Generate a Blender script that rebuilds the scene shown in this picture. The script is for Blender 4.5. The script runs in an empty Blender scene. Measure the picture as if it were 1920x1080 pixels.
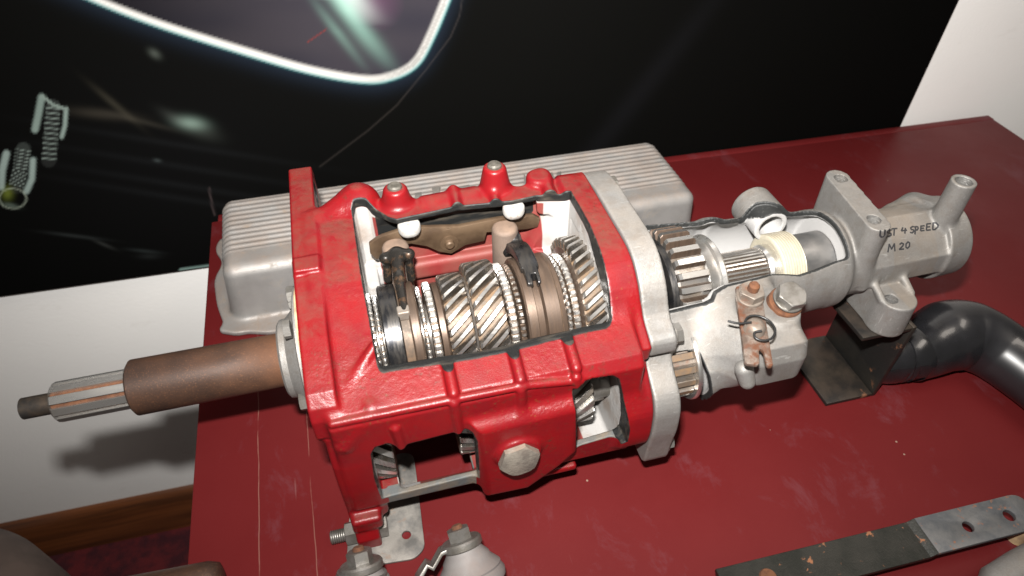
import bpy, bmesh, math, random
import numpy as np
from mathutils import Matrix, Vector
random.seed(7); rng = np.random.default_rng(11)
SC = bpy.context.scene
COL = SC.collection

# ------------------------------------------------------------------ camera
# rows: the table's X (right), Y (away), Z (up) expressed in camera axes
RW = np.array([[6040, 990, -1300.], [-484, 1245, -1300.]])
rx = RW[0] / np.linalg.norm(RW[0]); rz = np.cross(rx, RW[1]); rz /= np.linalg.norm(rz); ry = np.cross(rz, rx)
ROT = np.array([rx, ry, rz])
CAM = np.array([0, 0, .62]); FOC = 1300.
cd = bpy.data.cameras.new('camera'); cam = bpy.data.objects.new('camera', cd); COL.objects.link(cam)
cd.sensor_width = 36; cd.lens = 36 * FOC / 1920; cd.clip_start = .01; cd.clip_end = 50
cam.matrix_world = Matrix([[*ROT[0], CAM[0]], [*ROT[1], CAM[1]], [*ROT[2], CAM[2]], [0, 0, 0, 1]])
cd.dof.use_dof = True; cd.dof.focus_distance = .68; cd.dof.aperture_fstop = 6.5
SC.camera = cam
# ------------------------------------------------------------------ light: flash just above the lens, dim room
wd = bpy.data.worlds.new('World'); SC.world = wd; wd.use_nodes = True
wd.node_tree.nodes['Background'].inputs[0].default_value = (1, .93, .84, 1)
wd.node_tree.nodes['Background'].inputs[1].default_value = .11
fl = bpy.data.lights.new('camera_flash', 'AREA'); fl.shape = 'RECTANGLE'; fl.size = .034; fl.size_y = .022; fl.energy = 14.8; fl.spread = math.radians(122); fl.color = (1, .97, .93)
fo = bpy.data.objects.new('camera_flash', fl); COL.objects.link(fo)
fp = CAM + ROT @ np.array([-.024, .100, .055])
tgt = Vector((.38, 1.1, .17)); fo.location = fp
fo.rotation_euler = (tgt - Vector(fp)).to_track_quat('-Z', 'Y').to_euler()
cl = bpy.data.lights.new('ceiling_light', 'AREA'); cl.shape = 'RECTANGLE'; cl.size = 1.2; cl.size_y = .5; cl.energy = 13; cl.color = (1, .90, .80)
co = bpy.data.objects.new('ceiling_light', cl); COL.objects.link(co); co.location = (1.2, .1, 2.1)
co.rotation_euler = (Vector((.5, .9, 0)) - co.location).to_track_quat('-Z', 'Y').to_euler()
SC.view_settings.view_transform = 'Standard'; SC.view_settings.look = 'None'; SC.view_settings.exposure = 0; SC.view_settings.gamma = 1

# ------------------------------------------------------------------ measuring helpers
def ray(px, py): return ROT @ np.array([(px - 960) / FOC, (540 - py) / FOC, -1.])
def onz(px, py, z): d = ray(px, py); return CAM + d * (z - CAM[2]) / d[2]
def ony(px, py, y): d = ray(px, py); return CAM + d * (y - CAM[1]) / d[1]
GA = onz(40, 767., .135); GB = onz(1815, 430.6, .169)
U = (GB - GA) / np.linalg.norm(GB - GA); V = np.cross([0, 0, 1.], U); V /= np.linalg.norm(V); W = np.cross(U, V)
G0 = GA + U * .2415                       # gearbox axis where it meets the front flange
GR = np.array([U, V, W])
def at(px, py, u=None, v=None, w=None):    # millimetres in the gearbox frame
    d = ray(px, py)
    n, k = (U, u) if u is not None else ((V, v) if v is not None else (W, w))
    t = (k / 1000. - (CAM - G0) @ n) / (d @ n)
    return GR @ (CAM + d * t - G0) * 1000
GM = Matrix([[U[0], V[0], W[0], G0[0]], [U[1], V[1], W[1], G0[1]], [U[2], V[2], W[2], G0[2]], [0, 0, 0, 1]])

# ------------------------------------------------------------------ materials
def nd(nt, t, **k):
    n = nt.nodes.new(t)
    for a, b in k.items():
        if a in ('operation', 'data_type', 'blend_type', 'feature', 'attribute_name', 'wave_type', 'bands_direction', 'noise_dimensions', 'clamp'): setattr(n, a, b)
        else: n.inputs[a].default_value = b
    return n
class MB_:
    def __init__(s, name):
        s.m = bpy.data.materials.new(name); s.m.use_nodes = True; s.nt = s.m.node_tree
        s.b = s.nt.nodes['Principled BSDF']; s.tc = s.nt.nodes.new('ShaderNodeTexCoord'); s.h = None
        s.L = s.nt.links.new
    def noise(s, scale, detail=4, rough=.55, stretch=None, dist=0):
        n = nd(s.nt, 'ShaderNodeTexNoise', Scale=scale, Detail=detail, Roughness=rough, Distortion=dist)
        src = s.tc.outputs['Object']
        if stretch:
            mp = s.nt.nodes.new('ShaderNodeMapping'); mp.inputs['Scale'].default_value = stretch; s.L(src, mp.inputs[0]); src = mp.outputs[0]
        s.L(src, n.inputs['Vector']); return n.outputs['Fac']
    def ramp(s, f, lo, hi, a=0., b=1.):
        r = s.nt.nodes.new('ShaderNodeMapRange'); r.inputs[1].default_value = lo; r.inputs[2].default_value = hi; r.inputs[3].default_value = a; r.inputs[4].default_value = b
        s.L(f, r.inputs[0]); return r.outputs[0]
    def mix(s, f, a, b):
        m = s.nt.nodes.new('ShaderNodeMix'); m.data_type = 'RGBA'
        if isinstance(f, (int, float)): m.inputs[0].default_value = f
        else: s.L(f, m.inputs[0])
        for i, c in ((6, a), (7, b)):
            if isinstance(c, tuple): m.inputs[i].default_value = (*c, 1)
            else: s.L(c, m.inputs[i])
        return m.outputs[2]
    def mth(s, op, a, b=None):
        m = s.nt.nodes.new('ShaderNodeMath'); m.operation = op
        for i, c in ((0, a), (1, b)):
            if c is None: continue
            if isinstance(c, (int, float)): m.inputs[i].default_value = c
            else: s.L(c, m.inputs[i])
        return m.outputs[0]
    def attr(s, name):
        n = s.nt.nodes.new('ShaderNodeAttribute'); n.attribute_name = name; return n
    def normal_up(s):
        g = s.nt.nodes.new('ShaderNodeNewGeometry'); x = s.nt.nodes.new('ShaderNodeSeparateXYZ'); s.L(g.outputs['Normal'], x.inputs[0]); return x.outputs[2]
    def bump(s, f, dist, strength=1.):
        b = s.nt.nodes.new('ShaderNodeBump'); b.inputs['Distance'].default_value = dist; b.inputs['Strength'].default_value = strength
        s.L(f, b.inputs['Height'])
        if s.h: s.L(s.h, b.inputs['Normal'])
        s.h = b.outputs[0]
    def done(s, col, rough=.5, metal=0., spec=.5, coat=0.):
        for k, c in (('Base Color', col), ('Roughness', rough), ('Metallic', metal)):
            if isinstance(c, tuple): s.b.inputs[k].default_value = (*c, 1)
            elif isinstance(c, (int, float)): s.b.inputs[k].default_value = c
            else: s.L(c, s.b.inputs[k])
        s.b.inputs['Specular IOR Level'].default_value = spec
        s.b.inputs['Coat Weight'].default_value = coat
        if s.h: s.L(s.h, s.b.inputs['Normal'])
        return s.m
DUST = (.30, .20, .14)
def simple(name, c1, c2=None, rough=.5, metal=0., scale=60, lo=.4, hi=.6, bump=0., bscale=900, dust=0., spec=.5, coat=0., stretch=None, rust=None):
    s = MB_(name); col = c1; r = rough; me = metal
    if c2:
        f = s.ramp(s.noise(scale, 5, .6, stretch), lo, hi); col = s.mix(f, c1, c2)
        r = s.ramp(f, 0, 1, rough, min(1, rough + .12))
    if rust:                                   # rust=(colour, scale, lo, hi)
        f = s.ramp(s.noise(rust[1], 6, .65, dist=.4), rust[2], rust[3]); col = s.mix(f, col, rust[0])
        if metal: me = s.ramp(f, 0, 1, metal, 0.)
        r = s.ramp(f, 0, 1, rough, .85)
    if dust:
        up = s.ramp(s.normal_up(), .2, 1., 0, dust); f = s.mth('MULTIPLY', up, s.ramp(s.noise(45, 5, .6), .3, .62))
        col = s.mix(f, col, DUST)
        if metal: me = s.mth('MULTIPLY', me, s.ramp(f, 0, 1, 1., .1)) if not isinstance(me, float) else s.ramp(f, 0, 1, me, 0.)
        r = s.mth('MAXIMUM', r, s.ramp(f, 0, 1, 0., .8)) if not isinstance(r, float) else s.ramp(f, 0, 1, r, .8)
    if bump: s.bump(s.noise(bscale, 3, .5), bump)
    return s.done(col, r, me, spec, coat)

M = {}
def red_paint(name):
    s = MB_(name)
    base = s.mix(s.ramp(s.noise(35, 5, .6), .35, .7), (.165, .003, .005), (.125, .004, .007))
    up = s.ramp(s.normal_up(), .93, .998, .05, .62)
    f = s.mth('MULTIPLY', up, s.ramp(s.noise(62, 8, .75, dist=.5), .34, .68))
    spk = s.mth('MULTIPLY', s.ramp(s.noise(420, 3, .6), .60, .66), .35)
    f2 = s.mth('MAXIMUM', f, s.mth('MULTIPLY', spk, s.ramp(s.noise(20, 2), .45, .6)))
    rs_ = s.mth('MULTIPLY', s.ramp(s.noise(300, 5, .7), .615, .655), s.ramp(s.noise(17, 3), .50, .60)); base = s.mix(s.mth('MULTIPLY', rs_, .75), base, (.14, .045, .014))
    dk = s.mth('MULTIPLY', s.ramp(s.noise(150, 6, .7), .56, .68), s.ramp(s.noise(13, 3), .46, .60)); base = s.mix(s.mth('MULTIPLY', dk, .65), base, (.055, .018, .012))
    col = s.mix(f2, base, (.088, .042, .027))
    s.bump(s.noise(900, 3, .6), .00022, .8)
    s.bump(s.mth('MULTIPLY', s.noise(230, 2, .5), s.ramp(s.noise(16, 2), .5, .62)), .0007, .8)
    return s, col, s.ramp(f, 0, .6, .34, .65)
s, col, r = red_paint('red_paint'); M['red'] = s.done(col, r, 0, .4, .0)
# casting of the case: red outside, black on the sawn edges and on a band high on the inner rear wall, white and dusty red inside (vertex attributes from the solid model)
s, col, r = red_paint('cut_case_paint')
wob = s.mth('MULTIPLY', s.mth('SUBTRACT', s.noise(260, 3), .5), 1.4)
inn = s.mth('ADD', s.attr('inner').outputs['Fac'], wob); cut = s.mth('ADD', s.attr('cut').outputs['Fac'], s.mth('MULTIPLY', wob, .6))
wh = s.attr('white').outputs['Fac']
white = s.mix(s.ramp(s.noise(30, 5), .45, .75), (.33, .32, .31), (.20, .14, .10))
dred = s.mix(s.ramp(s.noise(22, 5), .3, .7), (.17, .018, .018), (.15, .055, .042))
inside = s.mix(s.ramp(s.mth('ADD', wh, s.mth('MULTIPLY', wob, .2)), -.5, .5), dred, white)
col = s.mix(s.ramp(inn, -.5, .2), col, inside)
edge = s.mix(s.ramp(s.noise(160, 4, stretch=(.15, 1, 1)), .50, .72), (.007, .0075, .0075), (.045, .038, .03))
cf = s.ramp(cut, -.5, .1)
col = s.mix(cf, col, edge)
# the lip left under the lower front openings is bare sawn iron
grey = s.mix(s.ramp(s.noise(70, 4), .4, .7), (.085, .09, .09), (.15, .12, .09))
lip = s.mth('MULTIPLY', cf, s.ramp(s.attr('lip').outputs['Fac'], -.5, .5))
col = s.mix(lip, col, grey)
rr = s.mth('MAXIMUM', r, s.ramp(s.mth('MAXIMUM', cf, s.ramp(inn, -.5, .2)), 0, 1, 0, .55))
M['case'] = s.done(col, rr, 0, .33)

def alloy(name, attrs=False):
    s = MB_(name)
    base = s.mix(s.ramp(s.noise(24, 5, .6), .35, .7), (.25, .244, .235), (.19, .183, .173))
    up = s.ramp(s.normal_up(), .3, 1., .1, .75); f = s.mth('MULTIPLY', up, s.ramp(s.noise(20, 5, .6), .36, .66))
    col = s.mix(s.mth('MULTIPLY', f, .75), base, (.21, .175, .14)); me = s.ramp(f, 0, .7, .50, .2); r = s.ramp(s.noise(12, 3), .3, .7, .46, .64)
    gr = s.ramp(s.noise(620, 4, .7), .35, .68); col = s.mix(s.mth('MULTIPLY', gr, .30), col, (.10, .095, .088))
    dt = s.mth('MULTIPLY', s.ramp(s.noise(75, 6, .7), .50, .70), .45); col = s.mix(dt, col, (.15, .12, .095))
    if attrs:
        scr = s.ramp(s.noise(70, 3, .5, (1, 9, 1)), .66, .70); col = s.mix(s.mth('MULTIPLY', scr, .25), col, (.5, .5, .48))
        wob = s.mth('MULTIPLY', s.mth('SUBTRACT', s.noise(300, 3), .5), 1.3)
        inn = s.ramp(s.mth('ADD', s.attr('inner').outputs['Fac'], wob), -.5, .2)
        cutf = s.ramp(s.mth('ADD', s.attr('cut').outputs['Fac'], wob), -.5, .1)
        col = s.mix(inn, col, (.38, .375, .37)); me = s.mth('MULTIPLY', me, s.ramp(inn, 0, 1, 1, 0))
        edge = s.mix(s.ramp(s.noise(420, 5, .7), .60, .72), (.014, .015, .015), (.13, .13, .125))
        col = s.mix(cutf, col, edge); me = s.mth('MULTIPLY', me, s.ramp(cutf, 0, 1, 1, 0))
        stain = s.ramp(s.attr('stain').outputs['Fac'], -.5, .5); col = s.mix(s.mth('MULTIPLY', s.mth('MULTIPLY', stain, s.ramp(s.noise(35, 4), .3, .6)), .5), col, (.22, .18, .14))
    s.bump(s.noise(1300, 3, .6), .00036, .8); s.bump(s.noise(160, 3), .0005, .4)
    return s.done(col, r, me, .5)
M['alloy'] = alloy('cast_alloy'); M['alloycut'] = alloy('cut_cast_alloy', True)
M['cover'] = simple('cover_alloy', (.285, .278, .27), (.205, .198, .19), .50, .42, scale=22, lo=.35, hi=.72, bump=.0003, bscale=1200, dust=.3, rust=((.17, .145, .12), 60, .56, .75))
M['steel'] = simple('bright_steel', (.76, .75, .73), (.52, .49, .45), .27, .95, scale=90, lo=.4, hi=.75, bump=.00003, bscale=700, stretch=(.2, 1, 1))
M['flank'] = simple('oily_tooth_flank', (.42, .40, .375), (.22, .19, .155), .24, .95, scale=120)
M['steelmid'] = simple('dull_steel', (.42, .40, .38), (.28, .24, .20), .30, .9, scale=70, bump=.00004, bscale=900)
M['tooth_dirt'] = simple('oily_tooth_land', (.155, .098, .055), (.10, .075, .055), .45, .1, scale=110, lo=.35, hi=.6, bump=.00008, bscale=600)
M['grime'] = simple('brown_grime', (.13, .085, .055), (.07, .05, .035), .5, .2, scale=120)
M['brownsteel'] = simple('browned_steel', (.105, .072, .052), (.07, .048, .035), .36, .5, scale=40, stretch=(8, 1, 1), bump=.00005, bscale=500)
M['blacksteel'] = simple('blackened_steel', (.035, .036, .04), (.07, .065, .06), .26, .8, scale=60, stretch=(4, 1, 1))
M['oilblack'] = simple('oily_black_iron', (.022, .020, .018), (.10, .055, .03), .25, .5, scale=120, lo=.5, hi=.66, bump=.0002, bscale=300)
M['rust_tube'] = simple('rusted_tube', (.052, .030, .022), (.095, .045, .026), .5, .4, scale=30, lo=.4, hi=.75, bump=.00014, bscale=1100, rust=((.15, .066, .03), 800, .54, .72))
s = MB_('rusted_retainer_tube'); sx = s.nt.nodes.new('ShaderNodeSeparateXYZ'); s.L(s.tc.outputs['Object'], sx.inputs[0])
c = s.mix(s.ramp(s.noise(30, 5), .4, .75), (.040, .023, .017), (.072, .036, .022)); g = s.mth('ADD', s.ramp(sx.outputs[0], -.085, -.025), s.mth('SUBTRACT', s.noise(55, 5), .5))
c = s.mix(s.ramp(g, .2, 1.), c, (.10, .042, .019)); sp_ = s.ramp(s.noise(800, 4, .65), .55, .72); c = s.mix(s.mth('MULTIPLY', sp_, .7), c, (.17, .075, .035)); s.bump(s.noise(1100, 3), .00012)
M['rust_tube2'] = s.done(c, s.ramp(g, .1, .8, .46, .75), .25, .5)
M['darksteel'] = simple('dark_tip_steel', (.045, .042, .04), (.08, .06, .045), .42, .6, scale=60)
M['rust'] = simple('orange_rust', (.13, .05, .02), (.075, .03, .015), .8, 0, scale=120, bump=.0003, bscale=700)
M['rustbolt'] = simple('rusty_zinc', (.24, .21, .18), (.17, .135, .11), .5, .45, scale=60, rust=((.13, .048, .02), 60, .54, .68), bump=.0001)
M['rustlever'] = simple('rusty_lever', (.085, .058, .044), (.19, .155, .13), .5, .35, scale=90, rust=((.085, .030, .012), 55, .44, .56), bump=.0002)
M['zinc'] = simple('zinc_plate', (.25, .24, .225), (.16, .148, .13), .38, .7, scale=70, bump=.0001, bscale=900)
M['brownlever'] = simple('brown_oiled_plate', (.07, .044, .027), (.115, .075, .045), .38, .45, scale=35, bump=.0001, bscale=600, dust=.1)
M['column'] = simple('dusty_fork_column', (.105, .075, .058), (.07, .05, .039), .7, 0, scale=40, bump=.0002, bscale=900, dust=.5)
M['nylon'] = simple('cream_nylon', (.40, .37, .29), (.34, .305, .23), .35, 0, scale=50)
M['gold'] = simple('gasket_edge', (.50, .36, .20), (.30, .2, .12), .6, 0, scale=80)
M['plug'] = simple('drain_plug_iron', (.21, .19, .16), (.12, .105, .09), .55, .25, scale=90, bump=.0004, bscale=500, dust=.5)
M['plug2'] = simple('dirty_screw', (.11, .10, .085), (.06, .055, .045), .5, .3, scale=200, bump=.0003, bscale=700)
M['white'] = simple('white_boss_paint', (.32, .31, .295), (.22, .155, .12), .6, 0, scale=190, lo=.55, hi=.75, bump=.0002)
M['blackplate'] = simple('black_bracket_paint', (.009, .0085, .008), (.018, .0155, .012), .45, .1, scale=22, rust=((.15, .06, .025), 34, .64, .72), bump=.0002, bscale=700, dust=.08)
M['hose'] = simple('glossy_black_tube', (.008, .008, .009), (.013, .013, .015), .22, .0, scale=12, spec=.6, coat=.25)
M['strap'] = simple('strap_dark', (.013, .014, .011), (.026, .025, .021), .45, .35, scale=30, rust=((.24, .10, .045), 85, .62, .66), bump=.0002, bscale=600)
M['strapgrey'] = simple('strap_bare', (.085, .09, .097), (.13, .13, .13), .45, .4, scale=50, rust=((.24, .10, .05), 90, .61, .66), bump=.0002, bscale=600)
M['plate'] = simple('weathered_plate', (.22, .205, .185), (.12, .115, .108), .6, .35, scale=55, rust=((.20, .13, .09), 60, .58, .68), bump=.0002)
M['rubber'] = simple('dusty_rubber_boot', (.20, .19, .185), (.15, .14, .14), .6, .1, scale=20, dust=.2)
M['ink'] = simple('black_marker', (.02, .02, .022), None, .6)
M['wire'] = simple('black_wire', (.02, .02, .02), None, .35, .3)
M['skirting'] = simple('dark_wood', (.19, .062, .02), (.08, .026, .009), .35, 0, scale=14, stretch=(.15, 1, 3), coat=.2)
M['carpet'] = simple('red_carpet', (.14, .014, .018), (.06, .010, .016), .95, 0, scale=26, bump=.002, bscale=300)
M['drum'] = simple('taupe_rubber', (.12, .085, .07), (.09, .065, .055), .7, 0, scale=20)
M['wood_leg'] = simple('maroon_leg', (.12, .012, .014), None, .5)
# wall
s = MB_('white_wall'); s.bump(s.noise(220, 3), .0006, .5); M['wall'] = s.done(s.mix(s.mth('MULTIPLY', s.ramp(s.noise(9, 6, .7, stretch=(1, 1, 2.5)), .60, .72), .35), s.mix(s.ramp(s.noise(3, 3), .3, .7), (.90, .89, .87), (.85, .84, .825)), (.66, .63, .59)), .8, 0, .3)
# table paint: maroon gloss paint over plywood, scuffs, chips, fine cracks running front to back
s = MB_('maroon_table_paint')
c = s.mix(s.ramp(s.noise(3.2, 5, .6), .3, .7), (.098, .0090, .0098), (.120, .0128, .0135))
g = s.ramp(s.noise(11, 7, .75, stretch=(1.4, .8, 1), dist=.35), .56, .78); c = s.mix(s.mth('MULTIPLY', g, .33), c, (.17, .09, .11))
v1 = nd(s.nt, 'ShaderNodeTexVoronoi', Scale=55.); s.L(s.tc.outputs['Object'], v1.inputs['Vector'])
chip = s.mth('MULTIPLY', s.ramp(v1.outputs['Distance'], .075, .055), s.ramp(s.noise(9, 3), .60, .64)); c = s.mix(chip, c, (.26, .17, .13))
for rot, sc_, dist in ((.5, 26, 2.2), (-.8, 30, 1.8), (1.3, 22, 2.6)):
    mp = s.nt.nodes.new('ShaderNodeMapping'); mp.inputs['Rotation'].default_value = (0, 0, rot); mp.inputs['Scale'].default_value = (1, .06, 1); s.L(s.tc.outputs['Object'], mp.inputs[0])
    n = nd(s.nt, 'ShaderNodeTexNoise', Scale=sc_ * 3., Detail=2.); s.L(mp.outputs[0], n.inputs['Vector'])
    sf = s.mth('MULTIPLY', s.ramp(n.outputs['Fac'], .735, .76), s.ramp(s.noise(7 + dist, 3), .50, .60)); c = s.mix(s.mth('MULTIPLY', sf, .35), c, (.28, .18, .17))
sx = s.nt.nodes.new('ShaderNodeSeparateXYZ'); s.L(s.tc.outputs['Object'], sx.inputs[0])
for x0, k in ((-.1305, .34), (-.0805, .26)):
    d_ = s.mth('ABSOLUTE', s.mth('SUBTRACT', s.mth('ADD', sx.outputs[0], s.mth('MULTIPLY', s.noise(14, 3), .004)), x0 + .002))
    f = s.mth('MULTIPLY', s.ramp(d_, .0007, .0002), s.mth('MULTIPLY', s.ramp(s.noise(17, 4), .36, .5), k)); c = s.mix(f, c, (.36, .22, .17))
s.bump(s.noise(55, 3), .0003, .35); s.bump(s.noise(480, 2), .00008, .5)
M['table'] = s.done(c, s.ramp(s.noise(8, 4), .3, .7, .40, .54), 0, .12)
# banner: flat print carried by vertex colours
s = MB_('printed_vinyl'); a = s.attr('print'); M['banner'] = s.done(a.outputs['Color'], .65, 0, .03)

# ------------------------------------------------------------------ object helpers
def link(name, me, mats, parent=None, label=None, smooth=None, kind=None):
    o = bpy.data.objects.new(name, me); COL.objects.link(o)
    if not isinstance(mats, (list, tuple)): mats = [mats]
    if not me.materials:
        for m in mats: me.materials.append(m)
    if parent is not None: o.parent = parent
    if label: o['label'] = label
    if kind: o['kind'] = kind
    if smooth is True: me.polygons.foreach_set('use_smooth', np.ones(len(me.polygons), bool))
    elif smooth: me.polygons.foreach_set('use_smooth', np.ones(len(me.polygons), bool)); me.set_sharp_from_angle(angle=math.radians(smooth))
    me.update(); return o
def empty(name, loc=(0, 0, 0), mat=None):
    o = bpy.data.objects.new(name, None); COL.objects.link(o); o.empty_display_size = .02
    if mat: o.matrix_world = mat
    else: o.location = loc
    return o
def tag(o, label, cat, group=None):
    o['label'] = label; o['category'] = cat
    if group: o['group'] = group
def mesh(name, v, f, scale=1.):
    me = bpy.data.meshes.new(name); me.from_pydata([tuple(np.asarray(p, float) * scale) for p in v], [], [tuple(int(i) for i in q) for q in f]); me.update(); return me
MM = .001
def frame(o, z, x=None):                    # 3x3 with columns x, y, z
    z = np.array(z, float); z /= np.linalg.norm(z)
    x = np.array(x if x is not None else ((1, 0, 0) if abs(z[0]) < .9 else (0, 1, 0)), float); x = x - z * (x @ z); x /= np.linalg.norm(x)
    return np.array([x, np.cross(z, x), z]).T
def lathe(name, prof, mat, parent, o=(0, 0, 0), z=(1, 0, 0), n=72, scale=MM, smooth=30, matidx=None, hole=False, label=None, a0=0):
    """prof: list of (height along z, radius), revolved"""
    F = frame(o, z); o = np.array(o, float); V_ = []; Fc = []
    for h, r in prof:
        for i in range(n):
            a = 2 * math.pi * i / n + a0; V_.append(o + F @ np.array([r * math.cos(a), r * math.sin(a), h]))
    k = len(prof)
    for j in range(k - 1 if not hole else k):
        for i in range(n):
            a, b = j * n + i, j * n + (i + 1) % n; jj = (j + 1) % k; c, d = jj * n + (i + 1) % n, jj * n + i
            Fc.append((a, b, c, d))
    if not hole:
        if prof[0][1] > 0: Fc.append(tuple(range(n))[::-1])
        if prof[-1][1] > 0: Fc.append(tuple((k - 1) * n + i for i in range(n)))
    me = mesh(name, V_, Fc, scale)
    ob = link(name, me, mat, parent, label, smooth)
    fix_normals(me)
    if matidx is not None:
        idx = [0] * len(me.polygons)
        for j in range(k - 1):
            for i in range(n): idx[j * n + i] = matidx[j]
        me.polygons.foreach_set('material_index', idx)
    return ob
def fix_normals(me):
    bm = bmesh.new(); bm.from_mesh(me); bmesh.ops.recalc_face_normals(bm, faces=bm.faces); bm.to_mesh(me); bm.free()
def hexprof(r, h, ch=.12):
    return [(0, r), (h * .82, r), (h, r * (1 - ch))]
def hexa(name, o, z, r, h, mat, parent, x=None, scale=MM, washer=0, bulge=0, label=None):
    F = frame(o, z, x); o = np.array(o, float); bm = bmesh.new()
    def P(a, rr, hh): return bm.verts.new(tuple((o + F @ np.array([rr * math.cos(a), rr * math.sin(a), hh])) * scale))
    rings = []
    N = 36
    hx = lambda a: r * math.cos(math.pi / 6) / math.cos((a % (math.pi / 3)) - math.pi / 6)
    h0 = 0
    if washer:
        for rr, hh in ((washer, 0), (washer, h * .14), (washer * .96, h * .2)): rings.append([P(2 * math.pi * i / N, rr, hh) for i in range(N)])
        h0 = h * .2
    circ = r * .93
    rings.append([P(2 * math.pi * i / N, hx(2 * math.pi * i / N), h0) for i in range(N)])
    rings.append([P(2 * math.pi * i / N, hx(2 * math.pi * i / N), h - max(0, (hx(2 * math.pi * i / N) - circ * .97)) * .6 - h * .02) for i in range(N)])
    rings.append([P(2 * math.pi * i / N, min(circ * .95, hx(2 * math.pi * i / N) * .96), h) for i in range(N)])
    if bulge: rings.append([P(2 * math.pi * i / N, circ * .6, h + bulge) for i in range(N)])
    for a, b in zip(rings, rings[1:]):
        for i in range(N): bm.faces.new((a[i], a[(i + 1) % N], b[(i + 1) % N], b[i]))
    bm.faces.new(rings[0][::-1]); bm.faces.new(rings[-1])
    bmesh.ops.recalc_face_normals(bm, faces=bm.faces)
    me = bpy.data.meshes.new(name); bm.to_mesh(me); bm.free()
    return link(name, me, mat, parent, label, 25)
def thread_prof(h, r, pitch=1.5, depth=.8):
    p = [(0, r - depth)]; z = 0
    while z + pitch < h: p += [(z + pitch * .3, r), (z + pitch * .6, r), (z + pitch, r - depth)]; z += pitch
    p += [(h, r - depth * 1.4)]; return p
def tube(name, pts, rad, mat, parent, n=14, scale=MM, smooth=True, flat=None, label=None):
    """sweep of a round (or flattened) section along a polyline with radii"""
    P = np.array(pts, float); k = len(P); R_ = np.full(k, rad) if np.isscalar(rad) else np.array(rad, float)
    T = np.gradient(P, axis=0); T /= np.linalg.norm(T, axis=1)[:, None]
    up = np.array([0, 0, 1.]) if abs(T[0][2]) < .9 else np.array([0, 1., 0]); V_ = []; Fc = []
    nx = np.cross(T[0], up)
    for i in range(k):
        nx = nx - T[i] * (nx @ T[i]); nx /= np.linalg.norm(nx); ny = np.cross(T[i], nx)
        for j in range(n):
            a = 2 * math.pi * j / n; V_.append(P[i] + R_[i] * (math.cos(a) * nx + (flat or 1) * math.sin(a) * ny))
    for i in range(k - 1):
        for j in range(n): Fc.append((i * n + j, i * n + (j + 1) % n, (i + 1) * n + (j + 1) % n, (i + 1) * n + j))
    Fc.append(tuple(range(n))[::-1]); Fc.append(tuple((k - 1) * n + j for j in range(n)))
    me = mesh(name, V_, Fc, scale); fix_normals(me)
    return link(name, me, mat, parent, label, smooth if smooth is not True else 50)
def spline(pts, n=8):
    P = np.array(pts, float); P = np.vstack([2 * P[0] - P[1], P, 2 * P[-1] - P[-2]]); out = []
    for i in range(1, len(P) - 2):
        for t in np.linspace(0, 1, n, endpoint=False):
            out.append(.5 * (2 * P[i] + (P[i + 1] - P[i - 1]) * t + (2 * P[i - 1] - 5 * P[i] + 4 * P[i + 1] - P[i + 2]) * t * t + (3 * P[i] - P[i - 1] - 3 * P[i + 1] + P[i + 2]) * t ** 3))
    out.append(P[-2]); return np.array(out)
def prism(name, poly, d, mat, parent, F=None, o=(0, 0, 0), scale=MM, bevel=0, seg=2, holes=(), smooth=30, label=None):
    """polygon in the local xy plane of frame F (columns), thickness d along +z, optional round holes (x,y,r)"""
    F = np.eye(3) if F is None else F; o = np.array(o, float); bm = bmesh.new()
    def ring(pts, z): return [bm.verts.new((p[0], p[1], z)) for p in pts]
    loops = [list(poly)] + [[(x + r * math.cos(a), y + r * math.sin(a)) for a in np.linspace(0, 2 * math.pi, 28, endpoint=False)] for x, y, r in holes]
    for z in (0, d):
        ed = []
        for lp in loops:
            vs = ring(lp, z); ed += [bm.edges.new((vs[i], vs[(i + 1) % len(vs)])) for i in range(len(vs))]
        bmesh.ops.triangle_fill(bm, edges=ed, use_beauty=True) if holes else bm.faces.new([e.verts[0] for e in ed])
    bm.verts.ensure_lookup_table(); nv = sum(len(l) for l in loops); off = 0
    for lp in loops:
        k = len(lp)
        for i in range(k):
            a, b = off + i, off + (i + 1) % k; bm.faces.new((bm.verts[a], bm.verts[b], bm.verts[nv + b], bm.verts[nv + a]))
        off += k
    bmesh.ops.recalc_face_normals(bm, faces=bm.faces)
    if bevel:
        es = [e for e in bm.edges if len(e.link_faces) == 2 and e.calc_face_angle(0) > .7]
        bmesh.ops.bevel(bm, geom=es, offset=bevel, segments=seg, profile=.5, affect='EDGES')
    for v in bm.verts: v.co = Vector((o + F @ np.array(v.co)) * scale)
    bmesh.ops.recalc_face_normals(bm, faces=bm.faces)
    me = bpy.data.meshes.new(name); bm.to_mesh(me); bm.free()
    return link(name, me, mat, parent, label, smooth)
def roundpoly(pts, r, n=5):
    out = []; k = len(pts); P = [np.array(p, float) for p in pts]
    for i in range(k):
        a, b, c = P[i - 1], P[i], P[(i + 1) % k]; u1 = (a - b); u2 = (c - b); l1, l2 = np.linalg.norm(u1), np.linalg.norm(u2)
        rr = min(r, l1 * .45, l2 * .45); p1 = b + u1 / l1 * rr; p2 = b + u2 / l2 * rr
        for t in np.linspace(0, 1, n): out.append(tuple((1 - t) ** 2 * p1 + 2 * t * (1 - t) * b + t * t * p2))
    return out
def bar(name, a, b, w, t, mat, parent, nrm, bevel=.8, scale=MM, ends=None, label=None):
    """flat bar from a to b, width w, thickness t along nrm"""
    a, b = np.array(a, float), np.array(b, float); L = np.linalg.norm(b - a); F = frame(a, nrm, b - a)
    e = ends if ends is not None else w * .15
    return prism(name, roundpoly([(0, -w / 2), (L, -w / 2), (L, w / 2), (0, w / 2)], e), t, mat, parent, F, a, scale, bevel, label=label)
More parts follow.
